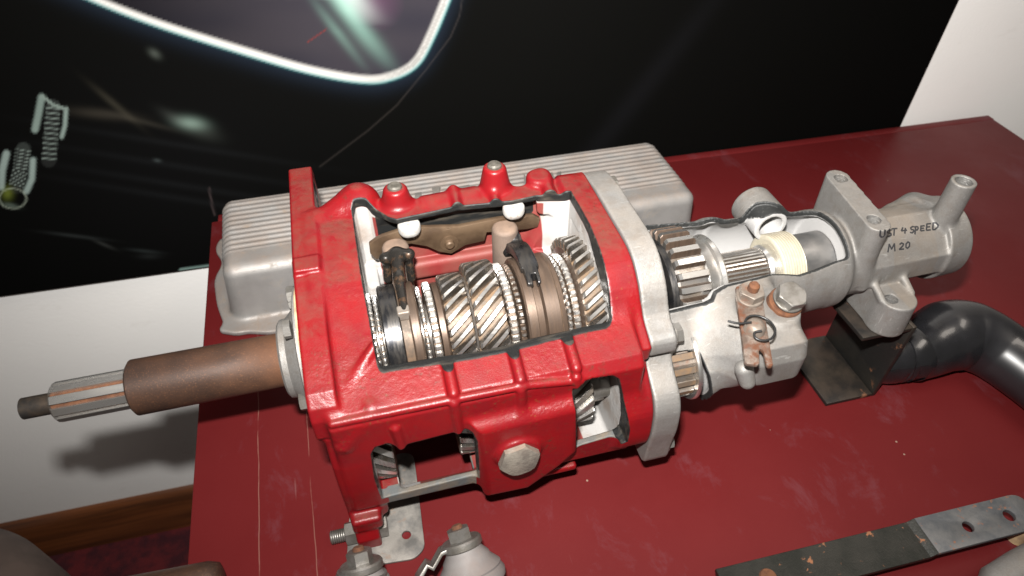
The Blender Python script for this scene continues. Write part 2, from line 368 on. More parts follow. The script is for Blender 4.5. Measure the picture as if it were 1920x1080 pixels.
def gear(name, N, u0, u1, rr, rt, mat, parent, twist=0, o=(0, 0), rootw=.62, tipw=.30, ch=1.0, sec=7, bore=0, label=None):
    """toothed ring round an axis parallel to U; mats = [flank, land, root/side]"""
    V_ = []; Fc = []; mi = []
    us = [u0, u0 + ch] + list(np.linspace(u0 + ch, u1 - ch, sec)[1:-1]) + [u1 - ch, u1]
    per = 6; n = N * per
    angs = []; kinds = []
    for k in range(N):
        c = (k + .5) / N
        for d, top in ((-rootw / 2, 0), (-tipw / 2 - .03, 1), (-tipw / 2, 2), (tipw / 2, 2), (tipw / 2 + .03, 1), (rootw / 2, 0)):
            angs.append((c + d / N) * 2 * math.pi); kinds.append(top)
    for j, uu in enumerate(us):
        tp = rt if 0 < j < len(us) - 1 else rt - ch; tw = twist * (uu - u0) / (u1 - u0)
        for a, kd in zip(angs, kinds):
            r = rr if kd == 0 else (tp if kd == 2 else max(rr, tp - (rt - rr) * .10))
            if j in (0, len(us) - 1) and kd == 0: r = rr - .4
            V_.append((uu, o[0] + r * math.cos(a + tw), o[1] + r * math.sin(a + tw)))
    for j in range(len(us) - 1):
        for i in range(n):
            a, b = j * n + i, j * n + (i + 1) % n; Fc.append((a, b, b + n, a + n)); k1, k2 = kinds[i], kinds[(i + 1) % n]
            mi.append(1 if (k1 == 2 and k2 == 2) else (2 if (k1 == 0 and k2 == 0) else 0))
    # side faces: inner ring + gear outline
    for j, uu, rev in ((0, u0, True), (len(us) - 1, u1, False)):
        base = len(V_); ri = bore if bore else rr * .55; tw = twist * (uu - u0) / (u1 - u0)
        for a in angs: V_.append((uu, o[0] + ri * math.cos(a + tw), o[1] + ri * math.sin(a + tw)))
        for i in range(n):
            q = (j * n + i, j * n + (i + 1) % n, base + (i + 1) % n, base + i); Fc.append(q if rev else q[::-1]); mi.append(2)
        if not bore: Fc.append(tuple(base + i for i in range(n))); mi.append(2)
    me = mesh(name, V_, Fc, MM); 
    for m in mat: me.materials.append(m)
    me.polygons.foreach_set('material_index', mi); fix_normals(me)
    return link(name, me, mat, parent, label, None)

# ------------------------------------------------------------------ solid modelling: signed distances (mm) + surface nets
def smin(a, b, k): h = np.clip(.5 + .5 * (b - a) / k, 0, 1); return b * (1 - h) + a * h - k * h * (1 - h)
def smax(a, b, k): return -smin(-a, -b, k)
def sbox(p, c, h, r=0., rot=None):
    q = [p[i] - c[i] for i in range(3)]
    if rot is not None: q = [rot[0][i] * q[0] + rot[1][i] * q[1] + rot[2][i] * q[2] for i in range(3)]
    d = [np.abs(q[i]) - (h[i] - r) for i in range(3)]
    return np.sqrt(sum(np.maximum(x, 0) ** 2 for x in d)) + np.minimum(np.maximum(np.maximum(d[0], d[1]), d[2]), 0) - r
def scap(p, a, b, r1, r2=None):
    r2 = r1 if r2 is None else r2; a = np.array(a, float); b = np.array(b, float); ba = b - a; L = ba @ ba
    h = np.clip(sum((p[i] - a[i]) * ba[i] for i in range(3)) / L, 0, 1)
    return np.sqrt(sum((p[i] - a[i] - ba[i] * h) ** 2 for i in range(3))) - (r1 + (r2 - r1) * h)
def scyl(p, a, b, r1, r2=None, rnd=0.):
    r2 = r1 if r2 is None else r2; a = np.array(a, float); b = np.array(b, float); ba = b - a; L = np.linalg.norm(ba); z = ba / L
    t = sum((p[i] - a[i]) * z[i] for i in range(3)); d2 = sum((p[i] - a[i]) ** 2 for i in range(3)) - t * t
    rad = np.sqrt(np.maximum(d2, 0)); x = rad - (r1 + (r2 - r1) * np.clip(t / L, 0, 1)) + rnd; y = np.abs(t - L / 2) - L / 2 + rnd
    return np.sqrt(np.maximum(x, 0) ** 2 + np.maximum(y, 0) ** 2) + np.minimum(np.maximum(x, y), 0) - rnd
def spoly(x, y, P):
    P = np.array(P, float); n = len(P); d = np.full(x.shape, 1e9, np.float32); sgn = np.ones(x.shape, np.float32)
    for i in range(n):
        a, b = P[i], P[i - 1]; e = b - a; wx, wy = x - a[0], y - a[1]; t = np.clip((wx * e[0] + wy * e[1]) / (e @ e), 0, 1)
        d = np.minimum(d, (wx - e[0] * t) ** 2 + (wy - e[1] * t) ** 2)
        c1 = y >= a[1]; c2 = y < b[1]; c3 = e[0] * wy > e[1] * wx
        sgn = np.where((c1 & c2 & c3) | (~c1 & ~c2 & ~c3), -sgn, sgn)
    return sgn * np.sqrt(d)
def sprism(p, ax, P, lo, hi, r=0.):          # polygon in the two axes other than ax, rounded edges r
    o = [i for i in range(3) if i != ax]; d = spoly(p[o[0]], p[o[1]], P) + r; y = np.abs(p[ax] - (lo + hi) / 2) - (hi - lo) / 2 + r
    return np.sqrt(np.maximum(d, 0) ** 2 + np.maximum(y, 0) ** 2) + np.minimum(np.maximum(d, y), 0) - r
def solid(name, fn, lo, hi, vox, mats, parent, attrs=None, scale=MM, label=None, kind=None):
    lo = np.array(lo, float); nb = 12; dim = np.ceil((np.array(hi) - lo) / (vox * nb)).astype(int) * nb
    F = np.full(dim, 1e3, np.float32)
    # coarse pass
    cd_ = dim // nb; cx = [lo[i] + (np.arange(cd_[i]) + .5) * vox * nb for i in range(3)]
    C_ = np.meshgrid(*cx, indexing='ij'); fc = fn([c.astype(np.float32) for c in C_]); lim = vox * nb * .9 + 9
    for s_ in (-1, 1):
        m = (fc * s_) > lim
        for b in np.argwhere(m): F[b[0] * nb:(b[0] + 1) * nb, b[1] * nb:(b[1] + 1) * nb, b[2] * nb:(b[2] + 1) * nb] = s_ * 1e3
    act = np.argwhere(np.abs(fc) <= lim); loc = np.stack(np.meshgrid(*[np.arange(nb)] * 3, indexing='ij'), -1).reshape(-1, 3)
    for s0 in range(0, len(act), 400):
        bl = act[s0:s0 + 400]; idx = (bl[:, None, :] * nb + loc[None]).reshape(-1, 3)
        F[idx[:, 0], idx[:, 1], idx[:, 2]] = fn([(lo[i] + idx[:, i] * vox).astype(np.float32) for i in range(3)])
    S = F < 0; n0, n1, n2 = dim
    cnt = np.zeros((n0 - 1, n1 - 1, n2 - 1), np.int8)
    for a in (0, 1):
        for b in (0, 1):
            for c in (0, 1): cnt += S[a:n0 - 1 + a, b:n1 - 1 + b, c:n2 - 1 + c]
    cells = np.argwhere((cnt > 0) & (cnt < 8)); ids = -np.ones((n0 - 1, n1 - 1, n2 - 1), np.int32); ids[tuple(cells.T)] = np.arange(len(cells))
    acc = np.zeros((len(cells), 3)); num = np.zeros(len(cells)); co_ = [(a, b, c) for a in (0, 1) for b in (0, 1) for c in (0, 1)]
    fv = {k: F[cells[:, 0] + k[0], cells[:, 1] + k[1], cells[:, 2] + k[2]] for k in co_}
    for a in co_:
        for ax in range(3):
            if a[ax]: continue
            b = list(a); b[ax] = 1; b = tuple(b); fa, fb = fv[a], fv[b]; m = (fa < 0) != (fb < 0)
            t = np.where(m, fa / np.where(m, fa - fb, 1), 0); p = np.tile(np.array(a, float), (len(cells), 1)); p[:, ax] += t
            acc += p * m[:, None]; num += m
    pos = lo + (cells + acc / num[:, None]) * vox
    # one Newton step onto the surface
    for _ in range(2):
        q = [pos[:, i].astype(np.float32) for i in range(3)]; f0 = fn(q); e = .35; g = np.zeros_like(pos)
        for i in range(3):
            q2 = list(q); q2[i] = q[i] + e; g[:, i] = (fn(q2) - f0) / e
        gl = np.maximum((g ** 2).sum(1), .25); st = (f0 / gl)[:, None] * g; ln = np.linalg.norm(st, axis=1); st *= np.minimum(1, vox * .5 / np.maximum(ln, 1e-6))[:, None]; pos = pos - st * .8
    quads = []
    for ax in range(3):
        o1, o2 = [(1, 2), (2, 0), (0, 1)][ax]
        sl0 = [slice(1, d - 1) for d in dim]; sl0[ax] = slice(0, dim[ax] - 1); sl1 = list(sl0); sl1[ax] = slice(1, dim[ax])
        A, B = S[tuple(sl0)], S[tuple(sl1)]; e = np.argwhere(A != B); off = np.array([1, 1, 1]); off[ax] = 0; e = e + off; flip = S[tuple(e.T)]
        d1 = np.zeros(3, int); d1[o1] = 1; d2 = np.zeros(3, int); d2[o2] = 1
        g = lambda c: ids[c[:, 0], c[:, 1], c[:, 2]]
        q = np.stack([g(e - d1 - d2), g(e - d2), g(e), g(e - d1)], 1); q[~flip] = q[~flip][:, ::-1]; quads.append(q)
    Q = np.vstack(quads); Q = Q[(Q >= 0).all(1)]
    if (np.einsum('ij,ij->i', pos[Q[:, 0]] - pos.mean(0), np.cross(pos[Q[:, 1]] - pos[Q[:, 0]], pos[Q[:, 2]] - pos[Q[:, 0]]))).sum() < 0: Q = Q[:, ::-1].copy()
    me = bpy.data.meshes.new(name); me.vertices.add(len(pos)); me.vertices.foreach_set('co', (pos * scale).astype(np.float32).ravel())
    me.loops.add(Q.size); me.loops.foreach_set('vertex_index', Q.ravel().astype(np.int32)); me.polygons.add(len(Q))
    me.polygons.foreach_set('loop_start', np.arange(0, Q.size, 4, dtype=np.int32)); me.update(calc_edges=True); me.validate()
    if attrs:
        q = [pos[:, i].astype(np.float32) for i in range(3)]
        for k, fnk in attrs.items():
            at_ = me.attributes.new(k, 'FLOAT', 'POINT'); at_.data.foreach_set('value', fnk(q).astype(np.float32))
    return link(name, me, mats, parent, label, True, kind)

# ================================================================== SETTING
def boxobj(name, lo, hi, mat, parent=None, bevel=0, kind=None, label=None):
    lo, hi = np.array(lo, float), np.array(hi, float)
    return_ = prism(name, [(lo[0], lo[1]), (hi[0], lo[1]), (hi[0], hi[1]), (lo[0], hi[1])], hi[2] - lo[2], mat, parent, None, (0, 0, lo[2]), 1., bevel, 2, label=label)
    if kind: return_['kind'] = kind
    return return_
FLOOR = -.79; YW = .897
boxobj('floor', (-3, -2.5, FLOOR - .05), (3.5, YW, FLOOR), M['carpet'], kind='structure')
wl = boxobj('wall', (-3, YW, FLOOR), (3.5, YW + .1, 2.2), M['wall']); tag(wl, 'plain white painted wall behind the table and the printed banner', 'wall')
# skirting board with a moulded profile
prof = [(0, FLOOR), (-.021, FLOOR), (-.021, FLOOR + .066), (-.017, FLOOR + .078), (-.019, FLOOR + .088), (-.012, FLOOR + .102), (-.007, FLOOR + .116), (0, FLOOR + .119)]
Fs = np.array([[0, 1, 0], [0, 0, 1], [1, 0, 0]], float).T
sk = prism('skirting_board', [(YW - .002 + a, b + .002) for a, b in prof], 6.4, M['skirting'], None, Fs, (-2.98, 0, 0), 1., 0, smooth=50)
tag(sk, 'dark stained wooden skirting board along the foot of the white wall', 'skirting board')
# table: slab, rear strip, frame and legs
TX0, TX1, TY0, TY1 = -.193, 1.163, -.16, .862
tb = empty('display_table', (0, 0, 0)); tag(tb, 'maroon painted wooden display table carrying the gearbox and spare parts', 'table')
boxobj('table_top', (TX0, TY0, -.028), (TX1, TY1, 0), M['table'], tb, .0022)
boxobj('rear_strip', (TX0 + .008, TY1 + .001, -.04), (TX1 + .004, .879, -.0012), M['table'], tb, .002)
boxobj('apron', (TX0 + .06, TY0 + .05, -.12), (TX1 - .03, TY0 + .07, -.0285), M['wood_leg'], tb)
boxobj('apron', (TX0 + .06, TY1 - .07, -.12), (TX1 - .03, TY1 - .05, -.0285), M['wood_leg'], tb)
for x in (TX0 + .06, TX1 - .11):
    for y in (TY0 + .0705, TY1 - .1205): boxobj('leg', (x, y, FLOOR), (x + .05, y + .05, -.0285), M['wood_leg'], tb, .002)
# banner: printed sheet hung on the wall
def banner():
    x0, x1, z0, z1 = -1.15, .981, -.0985, .62; dx = .0024
    nx, nz = int((x1 - x0) / dx), int((z1 - z0) / dx); xs = np.linspace(x0, x1, nx); zs = np.linspace(z0, z1, nz); X, Z = np.meshgrid(xs, zs, indexing='ij'); y = .884
    # the print is drawn in its own sheet coordinates (here: a fixed projective chart of the sheet)
    d = np.stack([X - CAM[0], np.full_like(X, y) - CAM[1], Z - CAM[2]], -1) @ ROT
    PX = 960 + FOC * d[..., 0] / -d[..., 2]; PY = 540 - FOC * d[..., 1] / -d[..., 2]
    col = np.zeros(X.shape + (3,)); col[:] = (.0022, .0022, .0020)
    def add(f, c): 
        for i in range(3): col[..., i] += f * c[i]
    def over(f, c):
        f = np.clip(f, 0, 1)
        for i in range(3): col[..., i] = col[..., i] * (1 - f) + f * c[i]
    def noise(sx, sy, seed):
        r = np.random.default_rng(seed); g = r.random((64, 64)); u = (PX / sx) % 63; v = (PY / sy) % 63; iu = u.astype(int); iv = v.astype(int); fu = u - iu; fv = v - iv; fu = fu * fu * (3 - 2 * fu); fv = fv * fv * (3 - 2 * fv)
        return g[iu, iv] * (1 - fu) * (1 - fv) + g[iu + 1, iv] * fu * (1 - fv) + g[iu, iv + 1] * (1 - fu) * fv + g[iu + 1, iv + 1] * fu * fv
    def seg(pts, closed=False):
        D = np.full(X.shape, 1e9); P = np.array(pts, float); T = np.zeros(X.shape)
        for i in range(len(P) - 1):
            a, e = P[i], P[i + 1] - P[i]; t = np.clip(((PX - a[0]) * e[0] + (PY - a[1]) * e[1]) / (e @ e), 0, 1); q = np.hypot(PX - a[0] - e[0] * t, PY - a[1] - e[1] * t); T = np.where(q < D, (i + t) / (len(P) - 1), T); D = np.minimum(D, q)
        return D, T
    arc = [tuple(p) for p in spline([(-500, -330), (-150, -150), (60, -55), (180, -2), (300, 44), (450, 92), (580, 130), (680, 148), (735, 142), (778, 118), (806, 70), (836, -2), (880, -120), (930, -300)], 10)]
    D, T = seg(arc)
    poly = np.array(arc + [(900, -900), (-900, -900)])
    ins = spoly(PX, PY, poly) < 0
    n1 = noise(55, 160, 3); n2 = noise(130, 40, 4)
    q = (PX * .80 + PY * -.60); q2 = (PX * .6 + PY * .8)
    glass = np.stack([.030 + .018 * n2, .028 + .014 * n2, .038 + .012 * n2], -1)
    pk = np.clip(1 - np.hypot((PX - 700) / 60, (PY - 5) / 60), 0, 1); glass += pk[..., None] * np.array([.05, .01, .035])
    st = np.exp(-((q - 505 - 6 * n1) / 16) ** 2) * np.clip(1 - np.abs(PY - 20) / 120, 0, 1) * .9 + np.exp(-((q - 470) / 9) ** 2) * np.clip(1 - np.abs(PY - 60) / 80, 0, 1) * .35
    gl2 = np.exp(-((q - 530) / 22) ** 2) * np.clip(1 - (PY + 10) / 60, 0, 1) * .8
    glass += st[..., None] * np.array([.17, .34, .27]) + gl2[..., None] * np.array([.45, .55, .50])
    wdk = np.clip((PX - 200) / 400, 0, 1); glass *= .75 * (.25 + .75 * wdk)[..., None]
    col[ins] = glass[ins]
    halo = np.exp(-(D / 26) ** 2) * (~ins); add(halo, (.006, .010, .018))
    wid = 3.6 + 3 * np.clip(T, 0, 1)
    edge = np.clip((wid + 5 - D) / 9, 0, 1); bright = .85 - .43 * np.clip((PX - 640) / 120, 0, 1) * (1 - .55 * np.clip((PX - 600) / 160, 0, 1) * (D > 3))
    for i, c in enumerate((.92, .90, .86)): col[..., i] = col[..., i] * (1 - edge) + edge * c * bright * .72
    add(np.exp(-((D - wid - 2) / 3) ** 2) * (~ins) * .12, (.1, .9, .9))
    # pale smears and bolts of the engine picture
    def blob(cx, cy, sx, sy, rot, c, k=1.):
        k = k * .6
        cr, sr = math.cos(rot), math.sin(rot); a = (PX - cx) * cr + (PY - cy) * sr; b = -(PX - cx) * sr + (PY - cy) * cr; add(np.exp(-((a / sx) ** 2 + (b / sy) ** 2)) * k, c)
    blob(358, 230, 26, 11, .15, (.18, .26, .22), .9); blob(372, 240, 36, 14, .4, (.03, .035, .03)); blob(330, 222, 30, 9, .5, (.05, .055, .05), .5)
    blob(190, 213, 60, 9, .1, (.06, .052, .040), .5); blob(215, 195, 50, 6, .7, (.05, .045, .032), .6); blob(270, 228, 60, 5, .25, (.02, .018, .014))
    blob(290, 100, 12, 7, .6, (.06, .07, .06)); 
    for i in range(0): blob(298 + 13 * i, 112 + 5 * i, 5, 3, .4, (.012, .012, .012))
    blob(295, 300, 7, 3, .2, (.04, .05, .05)); blob(140, 442, 50, 3, .12, (.03, .035, .035), .8); blob(195, 458, 20, 3, .4, (.03, .032, .03)); blob(270, 470, 28, 3, .1, (.02, .025, .025)); blob(280, 480, 20, 5, 0, (.012, .014, .014))
    for i in range(0): blob(735 + 12 * i, 185 + 9 * i, 4, 3, .6, (.010, .010, .011))
    for yy in (270, 310, 345, 370): blob(330, yy, 220, 6, .16, (.004, .0045, .005))
    blob(1180, 200, 320, 20, -.9, (.003, .003, .004)); blob(300, 330, 260, 200, 0, (.0015, .0015, .002))
    D2, _ = seg([(868, -10), (862, 30), (845, 70), (800, 130), (744, 198), (690, 245), (600, 312)]); add(np.exp(-(D2 / 1.6) ** 2), (.012, .010, .009))
    # two threaded hose clips
    def clip_(pts, w0, ribs, ang, pale):
        D3, T3 = seg(pts); body = D3 < w0; L_ = np.hypot(pts[-1][0] - pts[0][0], pts[-1][1] - pts[0][1])
        rb = .5 + .5 * np.sin(T3 * L_ / ribs * 2 * math.pi); k = body * np.clip((w0 - D3) / 3, 0, 1)
        for i, c in enumerate((.16, .20, .18)): col[..., i] = col[..., i] * (1 - k) + k * (.01 + c * rb ** 3 * (.5 + .5 * n1))
    clip_([(100, 200), (96, 250), (92, 300)], 15, 9.5, 0, 1)
    D4, _ = seg([(78, 182), (72, 215), (66, 242)]); k = np.clip((9 - D4) / 5, 0, 1)
    for i, c in enumerate((.20, .26, .235)): col[..., i] = col[..., i] * (1 - k) + k * c * (.5 + .6 * n1)
    D4, _ = seg([(124, 204), (122, 235), (116, 256)]); k = np.clip((6 - D4) / 4.5, 0, 1)
    for i, c in enumerate((.18, .23, .21)): col[..., i] = col[..., i] * (1 - k) + k * c
    D4, _ = seg([(80, 180), (100, 196), (124, 204)]); k = np.clip((4 - D4) / 2.5, 0, 1)
    for i, c in enumerate((.16, .20, .18)): col[..., i] = col[..., i] * (1 - k) + k * c
    clip_([(44, 280), (38, 320), (30, 350)], 15, 6, 0, 1)
    for pts, w_ in (([(12, 288), (4, 320), (2, 350)], 8), ([(62, 300), (60, 335), (50, 358)], 7)):
        D4, _ = seg(pts); k = np.clip((w_ + 1 - D4) / 5, 0, 1)
        for i, c in enumerate((.22, .28, .26)): col[..., i] = col[..., i] * (1 - k) + k * c * (.55 + .5 * n1)
    rr_ = np.hypot((PX - 24) / 30, (PY - 372) / 22); k = np.clip(1 - np.abs(rr_ - .85) * 9, 0, 1); add(k, (.14, .16, .13)); blob(14, 362, 10, 12, 0, (.16, .20, .03), .9); blob(20, 385, 14, 4, .2, (.10, .13, .11))
    D5, _ = seg([(340, 507), (395, 500)]); k = np.clip((6 - D5) / 3, 0, 1); add(k, (.16, .24, .22))
    D6, _ = seg([(392, 352), (398, 385), (403, 402)]); add(np.exp(-(D6 / 1.8) ** 2), (.03, .022, .022))
    D7, _ = seg([(578, 78), (612, 55)]); over(np.exp(-(D7 / 1.3) ** 2) * .6, (.16, .02, .015))
    col = np.clip(col, 0, 1)
    idx = np.arange(nx * nz).reshape(nx, nz); q = np.stack([idx[:-1, :-1], idx[1:, :-1], idx[1:, 1:], idx[:-1, 1:]], -1).reshape(-1, 4)
    # front sheet plus a back sheet and edges so that it has its real thickness
    pos = np.stack([X, np.full_like(X, y) + .0012 * np.sin(X * 7) * np.sin(Z * 5 + 1), Z], -1).reshape(-1, 3); nf = len(pos)
    cb = [(x0, y + .003, z0), (x1, y + .003, z0), (x1, y + .003, z1), (x0, y + .003, z1)]
    me = bpy.data.meshes.new('banner'); A_ = np.vstack([pos, cb]); me.vertices.add(len(A_)); me.vertices.foreach_set('co', A_.astype(np.float32).ravel())
    faces = q.tolist(); c00, c10, c11, c01 = idx[0, 0], idx[-1, 0], idx[-1, -1], idx[0, -1]
    loops = q.ravel().tolist(); st_ = (np.arange(len(q)) * 4).tolist()
    for ex in ([nf, nf + 3, nf + 2, nf + 1], list(idx[:, 0][::-1]) + [nf, nf + 1], list(idx[-1, :][::-1]) + [nf + 1, nf + 2], list(idx[:, -1]) + [nf + 2, nf + 3], list(idx[0, :]) + [nf + 3, nf]):
        st_.append(len(loops)); loops += [int(i) for i in ex]
    me.loops.add(len(loops)); me.loops.foreach_set('vertex_index', loops); me.polygons.add(len(st_)); me.polygons.foreach_set('loop_start', st_); me.update(calc_edges=True)
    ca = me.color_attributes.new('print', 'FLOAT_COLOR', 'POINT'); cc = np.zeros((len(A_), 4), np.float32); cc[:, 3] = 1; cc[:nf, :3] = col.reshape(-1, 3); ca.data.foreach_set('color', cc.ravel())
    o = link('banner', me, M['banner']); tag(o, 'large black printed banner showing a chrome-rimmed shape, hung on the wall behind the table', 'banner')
banner()

# ================================================================== GEARBOX
gb = empty('cutaway_gearbox', mat=GM); tag(gb, 'cutaway four speed gearbox with a red painted case, bare alloy tail housing and exposed gears', 'gearbox')
# ---- main case
BODY = [(22, 84), (-2, 80), (-108, 43), (-115, 34), (-114, -62), (-112, -88), (-98, -103), (60, -106), (84, -90), (92, -40), (92, 70), (84, 85)]
FLG = [(170, 86), (30, 86), (-50, 72), (-94, 57), (-103, 49), (-107, 38), (-107, 18), (-100, 6), (-40, -60), (60, -90), (160, -60), (178, 0), (178, 76)]
FLG2 = [(60, 20), (-106, 12), (-112, -20), (-112, -60), (-108, -112), (-70, -118), (60, -110)]
RFL = [(96, 88), (-26, 89), (-44, 84), (-63, 69), (-76, 44), (-88, 20), (-117, -7), (-125, -22), (-127, -50), (-124, -68), (-112, -80), (-60, -104), (60, -106), (100, -70), (104, 60)]
RFL = roundpoly(RFL, 13, 4)
RIBX = [(62, 36, -4), (109.5, 52, -2), (163, 52, -12), (209, 52, 20)]
def case_outer(p):
    u, v, w = p
    tp = 9 * (1 - np.clip((u - 20) / 250, 0, 1))       # top face a little deeper at the front
    q = [u, np.where(v > 30, v - tp, v), w]
    b = sprism(q, 0, BODY, 12, 268, 3.5)
    # relieved panels between the ribs on the slope and on the side
    rl = 0
    f = sprism([u, v, w], 0, FLG, 0, 22.5, 2.0); d = smin(b, f, 6)
    f2 = sprism([u, v, w], 0, FLG2, 5, 40, 4); d = smin(d, f2, 5)
    r = sprism([u, v, w], 0, RFL, 252, 279.2, 2.0); d = smin(d, r, 9)
    # ribs
    for k, (x, a, c) in enumerate(RIBX):
        d = smin(d, scap(p, (x - 1, -114, a - 14), (x + 1, -114.5, c), 4.4, 3.6), 2.5)
        if k: d = smin(d, scap(p, (x, -40, 69), (x, -110, 44), 4.6), 2.5)
    for x, y0, y1 in ((150, 60, 95), (186, 62, 95), (238, 52, 94)): d = smin(d, scap(p, (x, y0, 84), (x + 1, y1, 86), 6 if x > 200 else 4.6), 3)
    d = smin(d, scap(p, (16, -111, 39), (165, -113.5, 40.5), 3.4), 1.5); d = smin(d, scap(p, (165, -113, 40), (212, -114, 33), 3.4), 1.5)
    # gussets between the bell flange and the body
    d = smin(d, scap(p, (22, -92, 38), (58, -60, 62), 6, 4), 3)
    d = smin(d, scap(p, (20, -110, 10), (46, -104, 40), 6, 4), 6)
    # raised land across the flange
    d = smin(d, sbox(p, (12, 22, 84), (11, 9, 4), 2), 3)
    # selector boss, two screw bosses and a small one on the top
    d = smin(d, scap(p, (30, 92, 74), (62, 102, 80), 14, 20), 7)
    d = smin(d, scap(p, (62, 102, 80), (64, 88, 78), 19, 14), 6)
    for x, y, h in ((97, 90, 102), (191, 91, 108)):
        d = smin(d, scyl(p, (x, y, 78), (x, y, h), 16.5, 10.5, 3), 7)
    d = smin(d, scyl(p, (118, 88, 70), (175, 88, 72), 16, 16, 4), 6)
    d = smin(d, scyl(p, (234, 90, 60), (234, 90, 92), 14, 12, 4), 6)
    # swelling round the drain plug and the sump edge flange
    d = smin(d, sprism(p, 1, [(121, 10), (214, 14), (212, -58), (198, -75), (168, -101), (126, -99)], -125, -60, 9), 10)
    d = smin(d, scyl(p, (157, -100, -33), (157, -129, -33), 21, 19, 1.5), 6)
    d = smin(d, sbox(p, (182, -36, -103), (36, 76, 4), 3), 3)
    # ears: lower mounting ear and two on the rear flange
    d = smin(d, sprism(p, 0, [(-112, -100), (-123, -126), (-122, -144), (-113, -154), (-98, -154), (-88, -142), (-86, -100)], 7, 28, 2.5), 4)
    d = smin(d, sbox(p, (20, -104, -106), (13.5, 16, 9), 4), 4)
    d = smin(d, sprism(p, 0, [(-60, 62), (-84, 47), (-101, 38), (-99, 22), (-86, 14), (-60, 14)], 258, 279.2, 3), 4)
    return d
def case_inner(p):
    u, v, w = p; q = [u, v, w]
    d = sprism(q, 0, [(20, 79), (-2, 75.5), (-103, 40), (-108.5, 32), (-108, -80), (-92, -96), (58, -98), (76, -84), (84, -40), (84, 66), (78, 79)], 54, 257, 5.)
    d = np.maximum(d, -sbox(p, (52, 66, 20), (16, 30, 62), 6))       # web at the front bearing
    d = np.maximum(d, -sbox(p, (250, 52, 74), (24, 24, 12), 6))
    d = smax(d, -scyl(p, (225, 84, -20), (262, 84, 60), 26, 26, 4), 8)
    # long step in the rear wall
    d = np.maximum(d, -sbox(p, (150, 88, 8), (110, 14, 11), 6)); d = np.maximum(d, -sbox(p, (150, 88, -30), (110, 20, 10), 6))
    return d
WIN = [(56, 84), (59, 89), (69, 89), (78, 81), (86, 70), (93, 65), (150, 70), (201, 65), (226, 67), (256, 60), (257, 9), (252, -59), (250.5, -74), (245, -86), (232, -160), (60, -160), (57, -88), (55.5, 0)]
F1 = [tuple(at(*q, v=-113)[[0, 2]]) for q in [(697, 848), (704, 836), (726, 829), (748, 836), (758, 832), (860, 806), (868, 800), (882, 801), (889, 812), (893, 860), (895, 889), (733, 930), (718, 934), (704, 895)]]
F2 = [tuple(at(*q, v=-113)[[0, 2]]) for q in [(1073, 740), (1074, 724), (1086, 716), (1110, 707), (1146, 702), (1158, 708), (1164, 735), (1169, 785), (1165, 806), (1150, 814), (1076, 836)]]
def case_cut(p):
    u, v, w = p
    a = spoly(u, v, WIN) + 4
    b = 51.5 + 1.0 * np.sin(u / 30) - w - .25 * (v + 80)                              # lower sawn edge
    c1 = smax(a, b + 4, 5) - 4
    c1 = np.maximum(c1, 20 - w)
    l = sprism(p, 1, F1, -220, -70, 1.5)
    fl = sprism(p, 2, [(34, -95), (122, -95), (122, 70), (34, 70)], -135, -70, 2)
    r = sprism(p, 1, F2, -220, -70, 1.5)
    hole = scyl(p, (245, -90, 28), (300, -90, 28), 5)
    hole2 = scyl(p, (-5, 148, 66), (40, 148, 66), 13)
    return np.minimum(np.minimum(c1, np.minimum(l, r)), np.minimum(fl, np.minimum(hole, hole2)))
bore = lambda p: np.minimum(scyl(p, (-5, 0, 0), (70, 0, 0), 41), scyl(p, (240, 0, 0), (300, 0, 0), 46))
def case_fn(p): return np.maximum(np.maximum(np.maximum(case_outer(p), -case_inner(p)), -case_cut(p)), -bore(p))
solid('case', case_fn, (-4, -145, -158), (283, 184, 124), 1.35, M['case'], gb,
      {'inner': lambda p: np.maximum(-np.minimum(case_inner(p) - .9, bore(p) - .9), np.where(p[2] > -58, -case_outer(p) - np.where(p[2] > 0, 7.0, 8.8), -5)), 'cut': lambda p: np.maximum(np.minimum(-(case_cut(p) - 1.0), case_outer(p) + np.where(p[2] > 0, 6.6, 8.3)), np.maximum(-sbox(p, (82, -116, -89), (39, 13, 15)), -sbox(p, (151, 84, 66), (76, 10, 15), 5))), 'lip': lambda p: np.where((p[2] < -58) & (p[1] < -60), 3., -3.),  # cut also blackens an unsawn band on the upper inner rear wall
       'white': lambda p: np.maximum(np.maximum(72 - p[0], p[0] - 232), np.where(p[1] > 50, p[2] - 76, -9)) })

STEEL = [M['flank'], M['steel'], M['tooth_dirt']]; DULL = [M['steel'], M['steel'], M['grime']]
# ---- input shaft and its bearing retainer
inp = lathe('input_shaft', [(-241.5, 6), (-240, 9.2), (-216, 9.2), (-215, 14), (-151, 14), (-150.5, 12), (-120, 12)], [M['darksteel'], M['rust']], gb, matidx=[0, 0, 0, 0, 1, 1, 1])
gear('spline', 10, -214, -150, 14.2, 17.4, [M['steel'], M['steel'], M['rust']], inp, twist=0, rootw=.72, tipw=.60, ch=1.6, sec=4, bore=13.5)
lathe('retainer_tube', [(-153, 12), (-153, 22), (-151, 24.5), (-90, 24.3), (-24, 24.0), (-23, 24)], M['rust_tube2'], gb)
ret = lathe('bearing_retainer', [(-26, 23), (-26, 33), (-24, 35.5), (-19, 36), (-15, 40), (-9, 46), (-7, 60), (-6, 62.5), (-4, 62.5), (-3.8, 30)], M['alloy'], gb, n=96)
lathe('gasket', [(-3.7, 30), (-3.7, 65), (-.2, 65.5), (-.2, 30)], M['gold'], gb, n=96)
for a_ in (-2.75, -1.2, .55): hexa('retainer_bolt', (-9, 46 * math.cos(a_ + math.pi), 46 * math.sin(a_ + math.pi) + 10), (-1, 0, 0), 8, 6, M['zinc'], ret)
